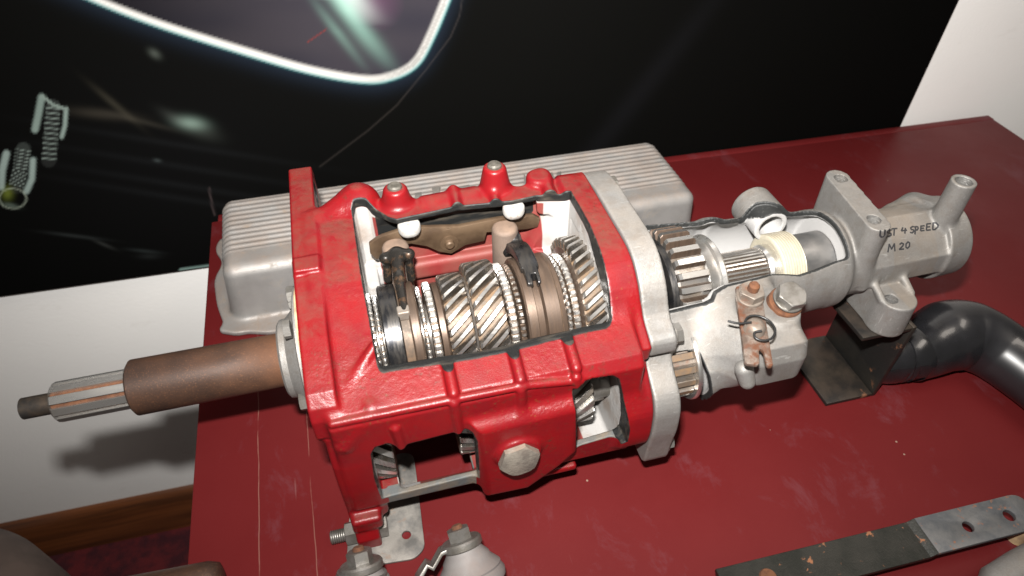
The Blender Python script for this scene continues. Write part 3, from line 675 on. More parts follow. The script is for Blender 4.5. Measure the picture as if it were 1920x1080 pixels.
hexa('retainer_bolt', (-9.5, -42, -12), (-1, 0, 0), 8.5, 7, M['zinc'], ret); hexa('retainer_bolt', (-8, 45, 34), (-1, 0, 0), 8.5, 7, M['zinc'], ret)

# ---- main shaft train in the case
lathe('main_shaft', [(50, 26), (276, 26), (277, 26), (420, 19), (420, 17), (612, 17)], M['steelmid'], gb, n=48)
def dogring(u0, u1, r, N=46, mt=None): return gear('synchro_ring', N, u0, u1, r - 3.2, r, mt or [M['steel'], M['steel'], M['grime']], gb, rootw=.85, tipw=.42, ch=1.2, sec=3, bore=24)
dogring(50.5, 58, 45.5, 44)
dogring(59.5, 63, 42.5, 44)
lathe('synchro_sleeve', [(64, 30), (64, 48), (65.5, 50), (79, 50), (80, 49), (80.5, 44), (87.5, 44), (88, 48.5), (89, 49.5), (95, 49.5), (96.5, 48), (96.5, 30)], [M['blacksteel'], M['brownsteel'], M['grime']], gb, n=96, matidx=[0, 0, 0, 0, 2, 2, 1, 1, 1, 1, 1])
dogring(98.5, 102, 43.5, 44); dogring(105, 111.5, 46.5, 46)
lathe('cone_collar', [(112, 30), (112, 40), (113, 44.5), (117.5, 45), (119, 43), (119, 30)], M['brownsteel'], gb)
gear('helical_gear', 27, 119.5, 141.5, 42.5, 50.3, STEEL, gb, twist=-.36, tipw=.34, rootw=.60, ch=1.6)
lathe('thrust_washer', [(142, 30), (142, 45), (144.5, 47), (146.5, 45), (146.5, 30)], M['steelmid'], gb)
gear('helical_gear', 29, 143.5, 170.5, 49.5, 57.6, STEEL, gb, twist=-.42, tipw=.34, rootw=.60, ch=1.8)
dogring(172.5, 179.5, 52.3, 52); dogring(182, 186.5, 50, 50, [M['brownsteel'], M['steelmid'], M['grime']])
lathe('synchro_sleeve', [(188, 30), (188, 53), (189.5, 54.5), (197, 54.8), (197.5, 51), (198.5, 49.5), (204, 49.5), (205, 51.5), (205.5, 55), (218, 55.2), (218.5, 54.4), (219, 55.2), (222.5, 54.6), (224, 53), (224, 30)], [M['brownsteel'], M['grime']], gb, n=96, matidx=[0, 0, 0, 0, 0, 0, 0, 0, 0, 0, 1, 0, 0, 0])
dogring(225.5, 229, 50.5, 48, [M['steel'], M['steel'], M['brownsteel']]); dogring(230.5, 236.5, 52, 52)
lathe('gear_cone', [(236.6, 30), (236.6, 47), (237.6, 50), (238.4, 57), (238.4, 30)], M['brownsteel'], gb, n=96)
gear('helical_gear', 38, 238.5, 257.5, 57.5, 65.8, STEEL, gb, twist=-.18, tipw=.34, rootw=.60, ch=1.6)

# ---- counter shaft: visible through the lower openings
CO = (-58, -62)
lathe('counter_shaft', [(40, 11), (272, 11)], M['steelmid'], gb, (0, *CO)); 
gear('counter_gear', 20, 34, 54, 32, 39, STEEL, gb, twist=.36, o=CO, tipw=.5, rootw=.8)
gear('counter_gear', 19, 113, 133, 26, 33, STEEL, gb, twist=.22, o=CO, tipw=.5, rootw=.8)
gear('counter_gear', 18, 212, 237, 30, 37.5, [M['steel'], M['steelmid'], M['brownsteel']], gb, twist=-.50, o=(-57, -44), tipw=.42, rootw=.8)
lathe('counter_shaft', [(237, 19), (238, 20.5), (247, 20.5), (247.5, 19.8), (257, 19.8)], M['zinc'], gb, (0, -60, -40))

# ---- fork columns, forks and the rocking selector plate behind the gears
def column(u, v, w):
    lathe('fork_column', [(w - 92, 13), (w - 4, 12.6), (w - 1.2, 11.4), (w, 8.5)], M['column'], gb, (u, v, 0), (0, 0, 1), smooth=45)
column(88, 61, 59); column(193, 62, 59)
fk = solid('shift_fork', lambda p: smin(smin(smin(scap(p, (77, 48, 56), (99, 48, 56), 5.5), scap(p, (88, 50, 58), (86, 22, 52), 6.5, 5), 5), scap(p, (86, 22, 52), (85, -14, 46), 4.6, 3.8), 4), smin(scap(p, (78, 48, 52), (76, 44, 34), 4), scap(p, (98, 48, 52), (98, 44, 30), 4), 2), 3),
           (66, -26, 24), (108, 62, 68), 1.0, M['oilblack'], gb)
fb = solid('fork_pad', lambda p: sbox(p, (84, -14, 44.5), (5.5, 5, 5), 1.5), (74, -24, 34), (94, -4, 55), .8, M['rustbolt'], fk)
def arcfork(p):
    u, v, w = p; r = np.hypot(v - 8, w); th = np.arctan2(w, v - 8)
    uc = 200 + 0 * v
    d = np.maximum(np.abs(r - 58) - 3.4, np.abs(u - uc) - np.where(th > 1.75, 5.0, 6.8)); 
    d = smax(d, (r * (th - 2.02)), 3); d = smax(d, -(r * (th - .55)), 3) - 1.2
    slot = sbox(p, (201, -22, 52), (2.2, 12, 12), 1)
    d = np.maximum(d, -slot)
    d = smin(d, scap(p, (194, 56, 36), (200, 58, 46), 8), 6)
    return d
solid('shift_fork', arcfork, (180, -40, 18), (216, 80, 70), .9, M['blacksteel'], gb)
# selector plate (profile in u,w; stands against the rear wall)
Fw = np.array([[1, 0, 0], [0, 0, 1], [0, -1, 0]], float).T
SP = [tuple(at(*q, v=72)[[0, 2]]) for q in [(692, 456), (706, 446), (716, 441), (765, 425), (860, 423), (935, 408), (1000, 402), (1012, 408), (1008, 424), (988, 428), (912, 434), (908, 450), (872, 458), (846, 474), (822, 470), (800, 460), (770, 455), (735, 462), (718, 475), (716, 483), (704, 484), (694, 474)]]
sp = prism('selector_plate', SP, 5, M['brownlever'], gb, Fw, (0, 75, 0), MM, 1.0)
rv = at(843, 457, v=69); lathe('pivot_rivet', [(0, 9), (.8, 9), (1, 5), (4, 4.4), (5, 3)], M['brownlever'], sp, (rv[0], 70, rv[2]), (0, -1, 0), n=32)
# white painted stubs of the screw bosses cut by the big opening
for q in ((768, 428), (965, 394)):
    c_ = at(*q, v=60); solid('boss_stub', lambda p, c_=c_: smax(sbox(p, (c_[0], 64, c_[2] - 2), (10.5, 9, 10), 9), p[2] - (c_[2] + 3), 1.5), (c_[0] - 14, 50, c_[2] - 18), (c_[0] + 14, 76, c_[2] + 12), .9, M['white'], gb)
# detent screws standing in the two top bosses, drain plug, ear bolt
for (x, y, h) in ((97, 90, 102), (191, 91, 108)): lathe('boss_screw', [(0, 6.8), (1.8, 6.6), (3.2, 5), (3.4, 0.01)], M['plug2'], gb, (x, y, h), (0, 0, 1), n=32)
hexa('drain_plug', (156, -129, -33), (0, -1, .12), 18, 7, M['plug'], gb, x=(1, 0, .22))
eb = at(690, 992, v=-106); by, bz = -106, eb[2]
mb = hexa('ear_bolt', (27.2, by, bz), (1, 0, 0), 10.5, 8, M['zinc'], gb, x=(0, 1, .2))
lathe('thread', thread_prof(27, 6.3, 1.9, .9), M['zinc'], mb, (9.5, by, bz), (-1, 0, 0), n=28)
hexa('nut', (6.5, by, bz), (-1, 0, 0), 11, 10, M['zinc'], mb, x=(0, 1, .1)); lathe('washer', [(0, 13), (1.6, 13)], M['zinc'], mb, (8.5, by, bz), (-1, 0, 0), n=36)

# ---- alloy tail housing
TFL = [(98, 82), (60, 90), (-24, 91), (-43, 85), (-62, 70), (-76, 46), (-97, 38), (-98, 22), (-88, 18), (-97, 6), (-119, -8), (-127, -22), (-129, -50), (-126, -72), (-124, -104), (-104, -104), (-70, -106), (60, -106), (106, -60), (108, 60)]
TFLR = roundpoly(TFL, 13, 4)
SEC1 = [(-46, 42), (-62, 25), (-80, 12), (-103, -10), (-112, -32), (-113, -70), (-104, -87), (-40, -80), (0, 0), (-10, 40)]
SEC2 = [(-40, 40), (-98, 36), (-121, 30), (-127, 14), (-126, -12), (-112, -28), (-40, -30), (0, 0)]
def low_body(p):
    u, v, w = p; t = np.clip((u - 328) / 50, 0, 1); t = t * t * (3 - 2 * t)
    d = spoly(v, w, SEC1) * (1 - t) + spoly(v, w, SEC2) * t + 11
    y = np.abs(u - 355) - 64 + 11
    return np.sqrt(np.maximum(d, 0) ** 2 + np.maximum(y, 0) ** 2) + np.minimum(np.maximum(d, y), 0) - 11
def tail_outer(p):
    u, v, w = p
    d = sprism(p, 0, TFLR, 279.7, 304, 1.8)
    b = scyl(p, (300, 0, 0), (400, 0, 0), 66, 57, 4); b = smin(b, scyl(p, (390, 0, 0), (512, 0, 0), 57, 50, 4), 14); b = smin(b, scyl(p, (500, 0, 0), (640, 0, 0), 45, 35, 2), 12)
    d = smin(d, b, 6)
    d = smin(d, low_body(p), 10)
    # platform for the lever and the plug
    d = smin(d, scyl(p, (384, -80, 0), (384, -80, 40), 18, 16, 2), 4); d = smin(d, scyl(p, (404, -84, -20), (404, -84, 37), 23, 20, 2), 6)
    # small pillar under the lever's lower end and a soft fold beside it
    d = smin(d, scap(p, (356, -124, 14), (359, -129, 3), 8, 7), 4)
    # speedometer drive boss across the top
    d = smin(d, scyl(p, (458, -4, 33), (458, 64, 33), 23, 21.5, 1.5), 6)
    # upper mounting pad
    ca_, sa_ = math.cos(.10), math.sin(.10); x_, y_ = (u - 534) * ca_ - (v - 7) * sa_, (u - 534) * sa_ + (v - 7) * ca_
    dd = np.hypot(x_, np.maximum(np.abs(y_) - 38.5, 0)) - 11.5; pad = np.maximum(dd, np.abs(w - 31) - 34.5); d = smin(d, pad, 4)
    d = smin(d, scap(p, (531, -30, 30), (536, -40, -10), 10.5, 5), 5)
    # lower foot on the bracket
    ft = scyl(p, (563, -61, -50.5), (563, -61, -11.5), 19.5, 18.5, 1.5); ft = smin(ft, sbox(p, (563.5, -40, -31), (19, 22, 19.5), 3), 2)
    ft = smin(ft, scap(p, (546.5, -60, -12.5), (547, -22, 2), 3.2, 5), 3); ft = smin(ft, scap(p, (581, -58, -12.5), (580, -22, 2), 3.2, 5), 3)
    d = smin(d, ft, 5)
    # rear collar, flat sided web in front of it, flare behind
    d = smin(d, scyl(p, (628, 0, 0), (655, 0, 0), 43, 42, 2), 4)
    d = smin(d, sprism(p, 0, [(-2, 41), (-40, 12), (-41, -10), (-30, -22), (10, -26), (30, 0), (18, 34)], 512, 632, 4), 5)
    d = smin(d, scap(p, (606, 24, 22), (634, 30, 20), 10, 15), 9)
    d = smin(d, scyl(p, (631, -12, 20), (632, -12, 82), 12.4, 11.6, .5), 4)
    return d
def tail_inner(p):
    a = scyl(p, (270, 0, 0), (400, 0, 0), 60.5, 52.5); a = smin(a, scyl(p, (392, 0, 0), (509, 0, 0), 52.5, 45, 3), 8); a = smin(a, scyl(p, (458, 0, 34), (458, 44, 34), 17.5), 4)
    a = np.minimum(a, scyl(p, (500, 0, 0), (720, 0, 0), 28))
    a = np.minimum(a, np.maximum(np.maximum(low_body(p) + 6.5, p[0] - 350), 305 - p[0]))
    return a
W1T = [(270, 58), (300, 45), (350, 40), (412, 27), (424, 30), (434, 40), (447, 41), (466, 32), (478, 30), (494, 26), (503, 16), (506, -6), (507, -30), (506, -47), (492, -60), (368, -60), (352, -80), (270, -80)]
WB = np.array([(300, 23), (330, 24), (348, 25), (355, 27), (360, 33), (372, 37), (392, 38), (421, 39), (440, 34), (452, 30), (470, 32), (494, 38), (510, 40)], float)
def tail_cut(p):
    u, v, w = p
    a = spoly(u, v, W1T) + 3; wb = np.interp(u, WB[:, 0], WB[:, 1]).astype(np.float32) * np.clip(-v / 46, .45, 1.5) - w
    c = smax(a, wb * .85 + 3, 4) - 3; c = np.maximum(c, 304.5 - u)
    F3 = [(304.5, 6), (327, 5), (333, 3), (338, -12), (343, -35), (347, -62), (348, -82), (343, -100), (304.5, -100)]
    c2 = sprism(p, 1, F3, -200, -60, .5)
    return np.minimum(c, c2)
def tail_hole(p):
    h = scyl(p, (458, 8, 34), (458, 120, 34), 12.5)
    for (hu, hv) in ((538.5, 41.5), (530, -25.5)):
        rr = np.hypot(p[0] - hu, p[1] - hv); h = np.minimum(h, np.maximum(rr - (6.9 + .6 * np.sin(p[2] * 2 * math.pi / 2.2)), 45 - p[2]))
    fh = at(1672, 560, w=-11); rr = np.hypot(p[0] - fh[0], p[1] - fh[1]); h = np.minimum(h, np.maximum(rr - (6.6 + .55 * np.sin(p[2] * 2 * math.pi / 2.2)), np.maximum(-38 - p[2], p[2] - 4)))
    rr = np.hypot(p[0] - 632, p[1] + 12); h = np.minimum(h, np.maximum(rr - (8.0 + .6 * np.sin(p[2] * 2 * math.pi / 2.2)), 50 - p[2]))
    return h
def speedo_lip(p): return np.maximum(scyl(p, (458, 12, 36), (458, 40, 36), 19.5, 19.5, 1), 0 * p[0] - 99)
def tail_fn(p):
    d = np.maximum(np.maximum(tail_outer(p), -tail_inner(p)), -tail_cut(p)); lip = scyl(p, (458, 22, 34), (458, 60, 34), 17.5, 18, 1); d = np.minimum(d, lip)
    return np.maximum(d, -tail_hole(p))
solid('tail_housing', tail_fn, (276, -140, -118), (696, 112, 98), 1.4, M['alloycut'], gb,
      {'inner': lambda p: np.where((p[0] < 520) & (p[0] > 305), np.maximum(-(tail_inner(p) - .8), -tail_outer(p) - 5.0), -9), 'cut': lambda p: np.minimum(-(tail_cut(p) - 1.0), tail_outer(p) + 4.6), 'stain': lambda p: -np.maximum(np.abs(p[0] - 590) - 26, -p[2] - 12)})
# bolts through the housing flange
for (v_, w_, L_) in ((-84, 30, 8), (86, 68, 9), (-112, -90, 7)): hexa('flange_bolt', (304.3, v_, w_), (1, 0, 0), 9.5, L_, M['zinc'], gb, washer=11)
# ---- gears and shafts in the tail
lathe('gear_face', [(325, 20), (325, 47), (326, 49), (331.5, 50), (331.5, 20)], [M['blacksteel']], gb, n=96)
gear('splined_hub', 40, 304.5, 324.5, 32.2, 35.5, [M['steel'], M['steel'], M['steelmid']], gb, tipw=.6, rootw=.8, ch=.8, sec=3, bore=28)
gear('spur_gear', 27, 332, 362, 50, 58, [M['brownsteel'], M['steel'], M['steelmid']], gb, twist=0, tipw=.40, rootw=.66, ch=2.4, sec=4)
lathe('thrust_collar', [(361, 30), (361, 42), (363, 42), (366, 44.5), (368, 43.2), (377, 42.4), (379, 44.8), (383, 45.5), (385, 43.5), (386, 34), (392, 30), (392, 20)], M['steel'], gb, n=96)
gear('output_spline', 34, 392, 440, 20.6, 22.9, [M['steelmid'], M['steel'], M['brownsteel']], gb, tipw=.42, rootw=.8, ch=1.2, sec=4)
lathe('output_shaft', [(440, 18), (441, 22.5), (444, 24.5), (452, 25), (453, 18)], M['steel'], gb)
# speedometer drive gear: turned body with six shallow helical starts
pn = [(451, 23), (449, 29), (448.5, 32)]
for q_ in range(8): pn += [(450 + q_ * 2.8, 34.2), (451.4 + q_ * 2.8, 34.4), (452.2 + q_ * 2.8, 33.5), (452.6 + q_ * 2.8, 33.5)]
pn += [(473, 34), (475.5, 31), (477, 28)]
lathe('speedometer_gear', pn, M['nylon'], gb, n=96, smooth=60)
lathe('output_sleeve', [(476, 20), (476, 27.5), (477, 28.5), (509, 28.5), (509.5, 20)], simple('grey_sleeve', (.22, .22, .22), (.30, .29, .28), .38, .85, scale=40), gb)
# reverse idler in the lower opening
gear('idler_gear', 16, 303, 328, 27, 33.5, [M['steelmid'], M['tooth_dirt'], M['rustbolt']], gb, o=(-72, -24), tipw=.42, rootw=.72, ch=1.5, sec=3)
lathe('idler_washer', [(327.5, 14), (327.5, 37), (329, 38), (331, 38), (331, 14)], M['steel'], gb, (0, -72, -24), n=72)

# ---- lever, its nut and ball, plug bolt
la = at(1404, 556, v=-72); lb = at(1413, 636, v=-104); nrm = np.array([0, -.64, .77])
la = at(1404, 560, w=47); lb = at(1419, 668, v=-133)
nrm = np.cross(np.array([1, 0, 0]), lb - la); nrm = -nrm / np.linalg.norm(nrm); nrm = nrm if nrm[2] > 0 else -nrm
dirl = (lb - la) / np.linalg.norm(lb - la); Fl = frame(la, nrm, dirl); Lf = np.linalg.norm(lb - la)
LP = [(-14, -8), (-11, -13), (0, -14.5), (Lf * .5, -13.6), (Lf + 8, -13.5), (Lf + 10, -11.5), (Lf + 10, -1.0), (Lf + 8, 1), (Lf - 4, 2.2), (Lf - 7, 4.5), (Lf - 4, 7), (Lf + 8, 8), (Lf + 10, 9.5), (Lf + 10, 13), (Lf + 8, 14.5), (Lf * .5, 14.2), (0, 14.5), (-11, 12), (-14, 7)]
# make the left side (towards the front) the wider jaw
LP = [(x, y * .80) for x, y in LP]
lever = prism('selector_lever', [(x, -y) for x, y in LP][::-1] if (Fl[:, 1] @ np.array([1., 0, 0])) < 0 else LP, 4.2, M['rustlever'], gb, Fl, la - nrm * 2, MM, .9)
hexa('lever_nut', la + nrm * 2.3, nrm, 11, 10, M['rustbolt'], lever, x=(1, .2, 0), washer=11.8); lathe('stud_tip', [(0, 5), (8, 4.6), (10, 3)], M['rust'], lever, la + nrm * 10, nrm, n=24)
bl = la + dirl * Lf * .58 + nrm * 2
lathe('pin', [(0, 9), (5, 8.2), (8, 6.5), (9, 3)], M['rustbolt'], lever, bl, nrm, n=32, smooth=50)
Fx = Fl; loop = [bl + Fx[:, 0] * a + Fx[:, 1] * b + nrm * c for a, b, c in [(-3, -19, 4), (-1, -8, 7), (-1, 2, 9.5)]]
sgn = -1 if (Fl[:, 1] @ np.array([1., 0, 0])) < 0 else 1
lp = [bl + Fx[:, 0] * a + Fx[:, 1] * b * sgn + nrm * c for a, b, c in [(-4, -22, 3), (-1, -14, 5), (1, -5, 10.5)]]
tube('wire_clip', spline(lp, 5), 1.0, M['wire'], lever, 10)
lp = [bl + Fx[:, 0] * a * .8 + Fx[:, 1] * b * .8 * sgn + nrm * c for a, b, c in [(-1, -12, 6), (-10, -7, 6), (-13, 3, 6), (-8, 14, 6), (3, 19, 6), (14, 15, 6), (19, 6, 6), (17, -2, 6), (11, -3, 7), (9, 4, 8.5)]]
tube('wire_clip', spline(lp, 6), 1.05, M['wire'], lever, 10)
pb = at(1470, 566, w=42); 
pl = lathe('plug_bolt', [(-6, 15), (6, 15), (7.5, 14), (7.5, 12), (11, 12)], M['rust'], gb, (pb[0], pb[1], 38), (.05, -.28, .96), n=48)
hexa('bolt_head', (pb[0] + .5, pb[1] - 3, 48), (.05, -.28, .96), 13.4, 10, M['zinc'], pl, x=(1, 0, .1), washer=13.6)

# ---- marker writing on the tail: strokes lying on the metal
LET = {'A': [[(0, 0), (.5, 1), (1, 0)], [(.2, .4), (.8, .4)]], 'U': [[(0, 1), (0, .25), (.3, 0), (.7, .05), (.95, .3), (.95, 1)]], 'S': [[(.95, .9), (.5, 1), (.1, .8), (.2, .55), (.8, .45), (.9, .2), (.5, 0), (.05, .1)]], 'T': [[(0, 1), (1, .97)], [(.5, 1), (.5, 0)]],
       '4': [[(.25, 1), (.05, .45), (.95, .5)], [(.7, .85), (.68, -.05)]], 'P': [[(.1, -.1), (.12, 1), (.7, .95), (.85, .7), (.6, .5), (.12, .48)]], 'E': [[(.9, 1), (.1, 1), (.1, 0), (.95, .02)], [(.1, .5), (.75, .52)]], 'D': [[(.15, 0), (.15, 1), (.6, .95), (.95, .6), (.9, .3), (.5, 0), (.15, 0)]],
       'M': [[(0, -.05), (.1, 1), (.5, .3), (.85, 1), (1, 0)]], '2': [[(.1, .8), (.45, 1), (.85, .8), (.7, .5), (.1, .02), (.95, .0)]], '0': [[(.5, 1), (.12, .7), (.15, .2), (.5, 0), (.88, .3), (.85, .8), (.5, 1)]]}
def march(px, py):
    d = GR @ ray(px, py); c = GR @ (CAM - G0) * 1000; t = 500.
    for _ in range(60):
        p = c + d * t; f = float(tail_outer([np.array([x], np.float32) for x in p])[0]); t += f * .8
        if abs(f) < .05: break
    return c + d * t
ink_v, ink_f = [], []
def stroke(pts):
    # ribbon of small beads pressed into the surface
    P = []
    for a, b in zip(pts, pts[1:]):
        n = max(2, int(math.dist(a, b) / 1.2)); P += [(a[0] + (b[0] - a[0]) * i / n, a[1] + (b[1] - a[1]) * i / n) for i in range(n)]
    P.append(pts[-1]); Q = [march(*p) for p in P]
    for i in range(len(Q) - 1):
        e = Q[i + 1] - Q[i]; L = np.linalg.norm(e)
        if L < 1e-4: continue
        e /= L; g = Q[i]; q = [np.array([x], np.float32) for x in g]; f0 = tail_outer(q)[0]; n = np.array([tail_outer([q[j] + (.5 if j == k else 0) for j in range(3)])[0] - f0 for k in range(3)], float); n /= np.linalg.norm(n) + 1e-9
        s_ = np.cross(n, e) * .95; b0 = len(ink_v)
        for pt in (Q[i] - e * .3, Q[i + 1] + e * .3):
            for k, hgt in ((-1, -.3), (-.8, .16), (.8, .16), (1, -.3)): ink_v.append(pt + s_ * k + n * hgt)
        for k in range(3): ink_f.append((b0 + k, b0 + k + 1, b0 + k + 5, b0 + k + 4))
def write(txt, x, y, dx, dy, w, h, slope):
    for i, ch in enumerate(txt):
        if ch != ' ':
            for st in LET[ch]: stroke([(x + i * dx + a * w - (1 - b) * h * .08, y + (i * dx + a * w) * slope + (1 - b) * h) for a, b in st])
for ch, x, y, w_, h_ in (('U', 1651, 432, 9, 13), ('S', 1663, 431, 10, 13), ('T', 1672, 429, 10, 13), ('4', 1690, 427, 11, 11), ('S', 1707, 425, 8, 12), ('P', 1716, 425, 7, 13), ('E', 1726, 424, 8, 9), ('E', 1737, 420, 9, 12), ('D', 1748, 418, 12, 13), ('M', 1666, 458, 13, 14), ('2', 1686, 456, 10, 12), ('0', 1698, 454, 9, 12)): write(ch, x, y, 0, 0, w_, h_, -.1)
if ink_v:
    me = mesh('marker_writing', ink_v, ink_f, MM); link('marker_writing', me, M['ink'], gb, 'black handwriting reading UST 4 SPEED over M 20')

# ================================================================== THINGS ON AND AROUND THE TABLE
# ---- ribbed rocker cover (own frame: x along, y away, z up; millimetres)
ca = math.radians(1.5); RC = Matrix.Translation((-.155, .640, 0)) @ Matrix.Rotation(ca, 4, 'Z')
rc = empty('rocker_cover', mat=RC); tag(rc, 'ribbed grey alloy rocker cover lying on the table behind the red gearbox', 'engine cover')
OUTL = [(-8, 0)]
def rc_fn(p):
    x, y, z = p
    fl = sprism(p, 2, RCF, 0, 7, 2)
    t = np.clip(z / 82, 0, 1)
    xx = x; bd = sbox([x, y, z], (305, 82, 22), (310, 79, 66.5), 20)
    # slight draft of the walls
    bd = bd + 7 * t
    # rounded ribs along the top
    wv = np.cos((y - 6) * 2 * math.pi / 9.6); top = np.clip((z - 60) / 10, 0, 1) * np.clip((y - 42) / 3, 0, 1)
    bd = bd - 1.15 * wv * top
    pan = np.maximum(sbox(p, (330, 107, 91), (190, 19, 8), 3), -999)
    d = smin(fl, bd, 7); d = np.maximum(d, -smax(pan, (84.3 - z), 1.))
    return d
RCF = roundpoly([(-22, 40), (-14, 6), (-20, -6), (0, -16), (14, -16), (42, -26), (90, -19), (200, -13), (320, -24), (440, -13), (560, -26), (600, -30), (628, -8), (622, 20), (638, 60), (628, 120), (640, 150), (618, 172), (400, 166), (200, 172), (20, 170), (-18, 176), (-26, 150), (-14, 120), (-26, 90)], 24, 6)
solid('cover_body', rc_fn, (-34, -40, -2), (664, 186, 96), 1.9, M['cover'], rc)
# raised letters on the smooth band (only their upper ends show above the gearbox)
def rcxy(px, py, z=.086): q = RC.inverted() @ Vector(onz(px, py, z)); return q.x * 1000, q.y * 1000
for q in ([(778, 362), (790, 360), (790, 372), (778, 374)], [(810, 352), (826, 350), (820, 372), (814, 373)], [(848, 352), (880, 346), (881, 355), (849, 360)], [(982, 326), (990, 334), (992, 352), (984, 352)], [(990, 330), (1000, 325), (996, 352), (988, 352)], [(1028, 324), (1036, 323), (1044, 345), (1036, 352)], [(1044, 323), (1052, 321), (1053, 345), (1044, 347)]):
    prism('letter', [rcxy(*a) for a in q], 2.2, M['alloy'], rc, None, (0, 0, 84.), MM, .4)
cx, cy = rcxy(720, 368); lathe('round_emblem', [(0, 17), (1.6, 16.5), (1.8, 14.5), (1., 13.5)], M['alloy'], rc, (cx, cy, 84.1), (0, 0, 1), n=40)

# ---- black C shaped bracket carrying the tail
t_ = .0055; bx0, bx1, by0, by1, bh = .4795, .5445, .362, .455, 0
ft_w = GM @ Vector((.566, -.062, -.0505)); bh = ft_w.z - .0003
bk = empty('steel_bracket', (bx0, by0, 0)); tag(bk, 'black painted steel channel bracket with rust spots propping up the alloy gearbox tail', 'bracket')
def P2(x0, x1, y0, y1, z0, z1): return (x0 - bx0, y0 - by0, z0), (x1 - bx0, y1 - by0, z1)
boxobj('base_plate', *P2(bx0, bx1 - t_, by0, by1, 0.0003, t_), M['blackplate'], bk, .0012)
boxobj('web_plate', *P2(bx1 - t_ + .0001, bx1, by0, by1, 0.0003, bh), M['blackplate'], bk, .0012)
boxobj('top_plate', *P2(bx0, bx1 - t_, by0, by1, bh - t_, bh - .0001), M['blackplate'], bk, .0012)
# ---- glossy black bent tube at the right
hp = spline([(.548, .392, .036), (.575, .388, .037), (.604, .386, .042), (.637, .392, .046), (.667, .390, .044), (.692, .366, .041), (.706, .325, .038), (.716, .270, .036), (.728, .20, .035)], 12)
k = len(hp); tt = np.linspace(0, 1, k); hr = np.interp(tt, [0, .05, .12, .125, .17, .22, .24, .30, .40, .52, .65, .8, 1], [.028, .0305, .031, .0285, .0285, .032, .0315, .036, .0415, .0405, .036, .033, .032])
for c_ in (.135, .165, .205): hr += .0022 * np.exp(-((tt - c_) / .008) ** 2)
hp[:, 2] = hr + .0006
ho = empty('bent_tube', (.6, .39, 0)); ho2 = tube('tube_body', hp - np.array([.6, .39, 0]), hr, M['hose'], ho, n=56, scale=1.)
tag(ho, 'glossy black thick bent tube lying on the table right of the steel bracket', 'tube')
# ---- flat steel strap, lower right
sa = onz(1415, 1092, .022); sb = onz(1905, 968, .022); sp_dir = sb - sa; sp_dir /= np.linalg.norm(sp_dir); side = np.array([-sp_dir[1], sp_dir[0], 0])
L0 = np.linalg.norm(sb - sa); so = empty('steel_strap', mat=Matrix([[sp_dir[0], side[0], 0, sa[0]], [sp_dir[1], side[1], 0, sa[1]], [0, 0, 1, 0], [0, 0, 0, 1]])); tag(so, 'long flat steel strap with rust patches and two holes in its rounded bare end', 'strap')
def sl(px, py, z): q = onz(px, py, z) - sa; return q @ sp_dir, q @ side
wst = .0175; jx = sl(1733, 1010, .026)[0]
prism('bare_end', [(jx + .0006, -wst)] + roundpoly([(jx + .05, -wst), (L0 + .014, -wst), (L0 + .014, wst), (jx + .05, wst)], .013, 7)[7:21] + [(jx + .0006, wst)], .0045, M['strapgrey'], so, None, (0, 0, .0262), 1., .0006, holes=[(*sl(1815, 988, .03), .0052), (*sl(1892, 967, .03), .0056)])
Fy = np.array([[1, 0, 0], [0, 0, 1], [0, -1, 0]], float).T
prism('dark_bar', [(-.03, .0215), (jx - .004, .0215), (jx + .0004, .0262), (jx + .0004, .0308), (jx - .006, .0262), (-.03, .0262)], 2 * wst, M['strap'], so, Fy, (0, wst, 0), 1., .0005, smooth=20)
lathe('spacer', [(0, .009), (.0213, .009)], M['strap'], so, (.012, 0, .0002), (0, 0, 1), scale=1., n=32)
lathe('rivet', [(0, .008), (.0016, .007), (.002, .003)], M['rust'], so, (.012, 0, .0262), (0, 0, 1), scale=1., n=32)
lathe('spacer', [(0, .009), (.0255, .009)], M['gold'], so, (L0 + .003, -.011, .0002), (0, 0, 1), scale=1., n=32)
# ---- weathered grey plate under the mounting ear
c = [onz(*q, 0.0025)[:2] for q in [(742, 850), (775, 850), (781, 890), (797, 1028), (778, 1048), (690, 1062), (650, 1056), (655, 960)]]
hole_c = onz(762, 1003, .003)
pp = prism('weathered_plate', roundpoly([tuple(q) for q in c], .012, 6), .003, M['plate'], None, None, (0, 0, .0004), 1., .0006, holes=[(hole_c[0], hole_c[1], .0042)]); tag(pp, 'flat weathered grey steel plate with one small hole under the gearbox mounting ear', 'plate')
# ---- two ball joints at the lower edge
def balljoint(px, py, hz, dr_, rot, label, s_=.8):
    d = np.array(dr_, float); d /= np.linalg.norm(d); k = .001 * s_; F = frame(None, d, (1, 0, 0)); p = onz(px, py, hz) - d * 57 * k
    o = empty('ball_joint', mat=Matrix([[*F[0], p[0]], [*F[1], p[1]], [*F[2], p[2]], [0, 0, 0, 1]])); tag(o, label, 'ball joint', 'ball joints at the front of the table')
    L = lambda n_, pr, m, sm=40, **kw: lathe(n_, pr, M[m], o, (0, 0, 0), (0, 0, 1), scale=k, smooth=sm, n=64, **kw)
    L('rubber_boot', [(-6, 30), (-2, 36), (4, 37), (10, 34), (12, 34.5), (22, 26), (25, 25.5), (32, 20), (37, 18.5), (38, 16)], 'rubber')
    L('joint_body', [(-30, 12), (-28, 24), (-10, 30), (-6.1, 30)], 'zinc')
    L('washer', [(36, 14), (36, 21), (37, 22), (42.5, 22), (44.5, 20.5), (44.5, 10)], 'zinc', 25)
    hexa('nut', (0, 0, 44.6), (0, 0, 1), 13.2, 12, M['zinc'], o, x=(math.cos(rot), math.sin(rot), 0), scale=k)
    lathe('stud', [(0, 6), (2.5, 6), (4, 4.5)], M['rust'], o, (0, 0, 56.5), (0, 0, 1), scale=k, n=28)
    return o, k
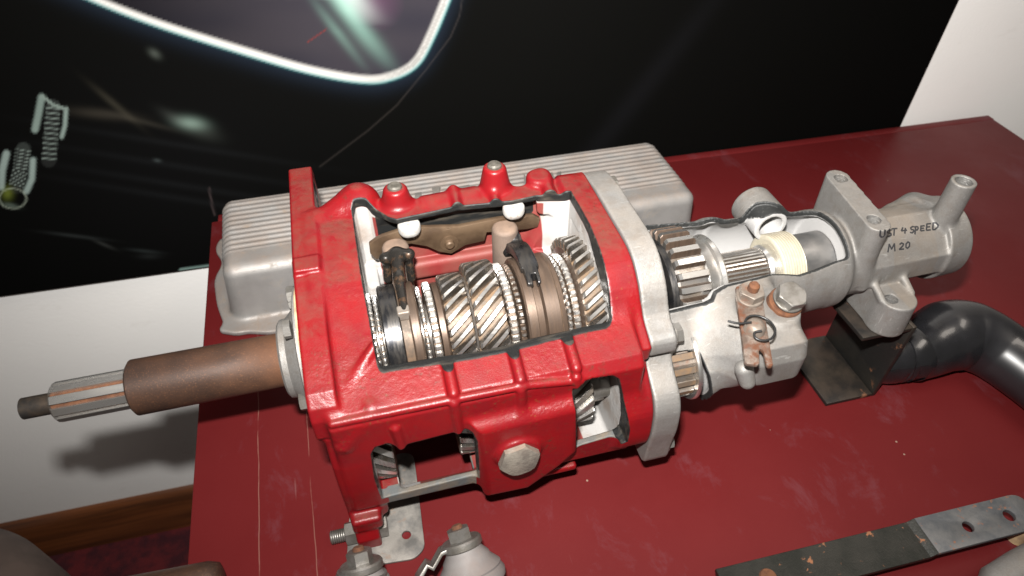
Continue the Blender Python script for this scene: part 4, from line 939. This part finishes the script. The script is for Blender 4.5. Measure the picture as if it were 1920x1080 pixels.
o1, k1 = balljoint(857, 990, .062, (-.12, .72, .62), .5, 'grey ball joint with hex nut and a folded lock tab beside the weathered plate')
Ft = np.array([[1, 0, 0], [0, 0, 1], [0, -1, 0]], float).T
prism('lock_tab', [(-14, 43), (-24, 42), (-36, 31), (-41, 36), (-56, 24), (-61, 15), (-58, 13.5), (-52, 21), (-41, 32), (-36, 27), (-23, 38.5), (-14, 39.5)], 26, M['zinc'], o1, Ft, (0, 13, 0), k1, .4)
o2, k2 = balljoint(672, 1031, .060, (-.02, .70, .66), .2, 'grey ball joint with hex nut below the protruding ear bolt', .82)
# neighbouring dark metal rim beside the second joint
lathe('clamp_ring', [(20, 27), (20, 30), (36, 25), (36, 22)], M['zinc'], o2, (-9, 0, 0), (.25, 0, 1), scale=k2, n=48, hole=True)
# ---- rusty shaft end lying over the table edge, taupe drum on the floor, scraps at the lower right
a_ = onz(300, 1112, .02); b_ = onz(392, 1094, .02)
rs = tube('rusty_shaft', [a_ + (a_ - b_) * 1.3, a_, (a_ + b_) / 2, b_, b_ + (b_ - a_) * .22, b_ + (b_ - a_) * .3], [.0185, .0185, .0185, .0185, .016, .009], M['rust_tube'], None, 32, 1.); tag(rs, 'rusty round shaft end sticking out over the left front corner of the table', 'shaft')
dr = lathe('taupe_drum', [(0, .20), (.42, .20), (.50, .195), (.54, .17), (.56, .12), (.565, .002)], M['drum'], None, (-.62, .45, FLOOR + .001), (0, 0, 1), scale=1., n=80, smooth=50); tag(dr, 'round topped taupe drum standing on the floor left of the table', 'drum')
wz = onz(1372, 1085, .01)
lathe_ = lathe('white_cap', [(0, .012), (.008, .0125), (.012, .010), (.014, .004)], M['white'], None, (wz[0], wz[1] - .004, .0005), (0, 0, 1), scale=1., n=40); tag(lathe_, 'small white round cap peeking in beside the lower end of the strap', 'cap')
gz = onz(1885, 1078, .02)
gp = tube('alloy_lump', [(gz[0] - .03, gz[1] - .012, .016), (gz[0] - .012, gz[1] - .004, .018), (gz[0] + .02, gz[1], .02), (gz[0] + .05, gz[1] + .004, .02)], [.010, .0155, .0175, .018], M['alloy'], None, 32, 1.); tag(gp, 'rounded bare alloy casting cut off by the lower right corner', 'casting')
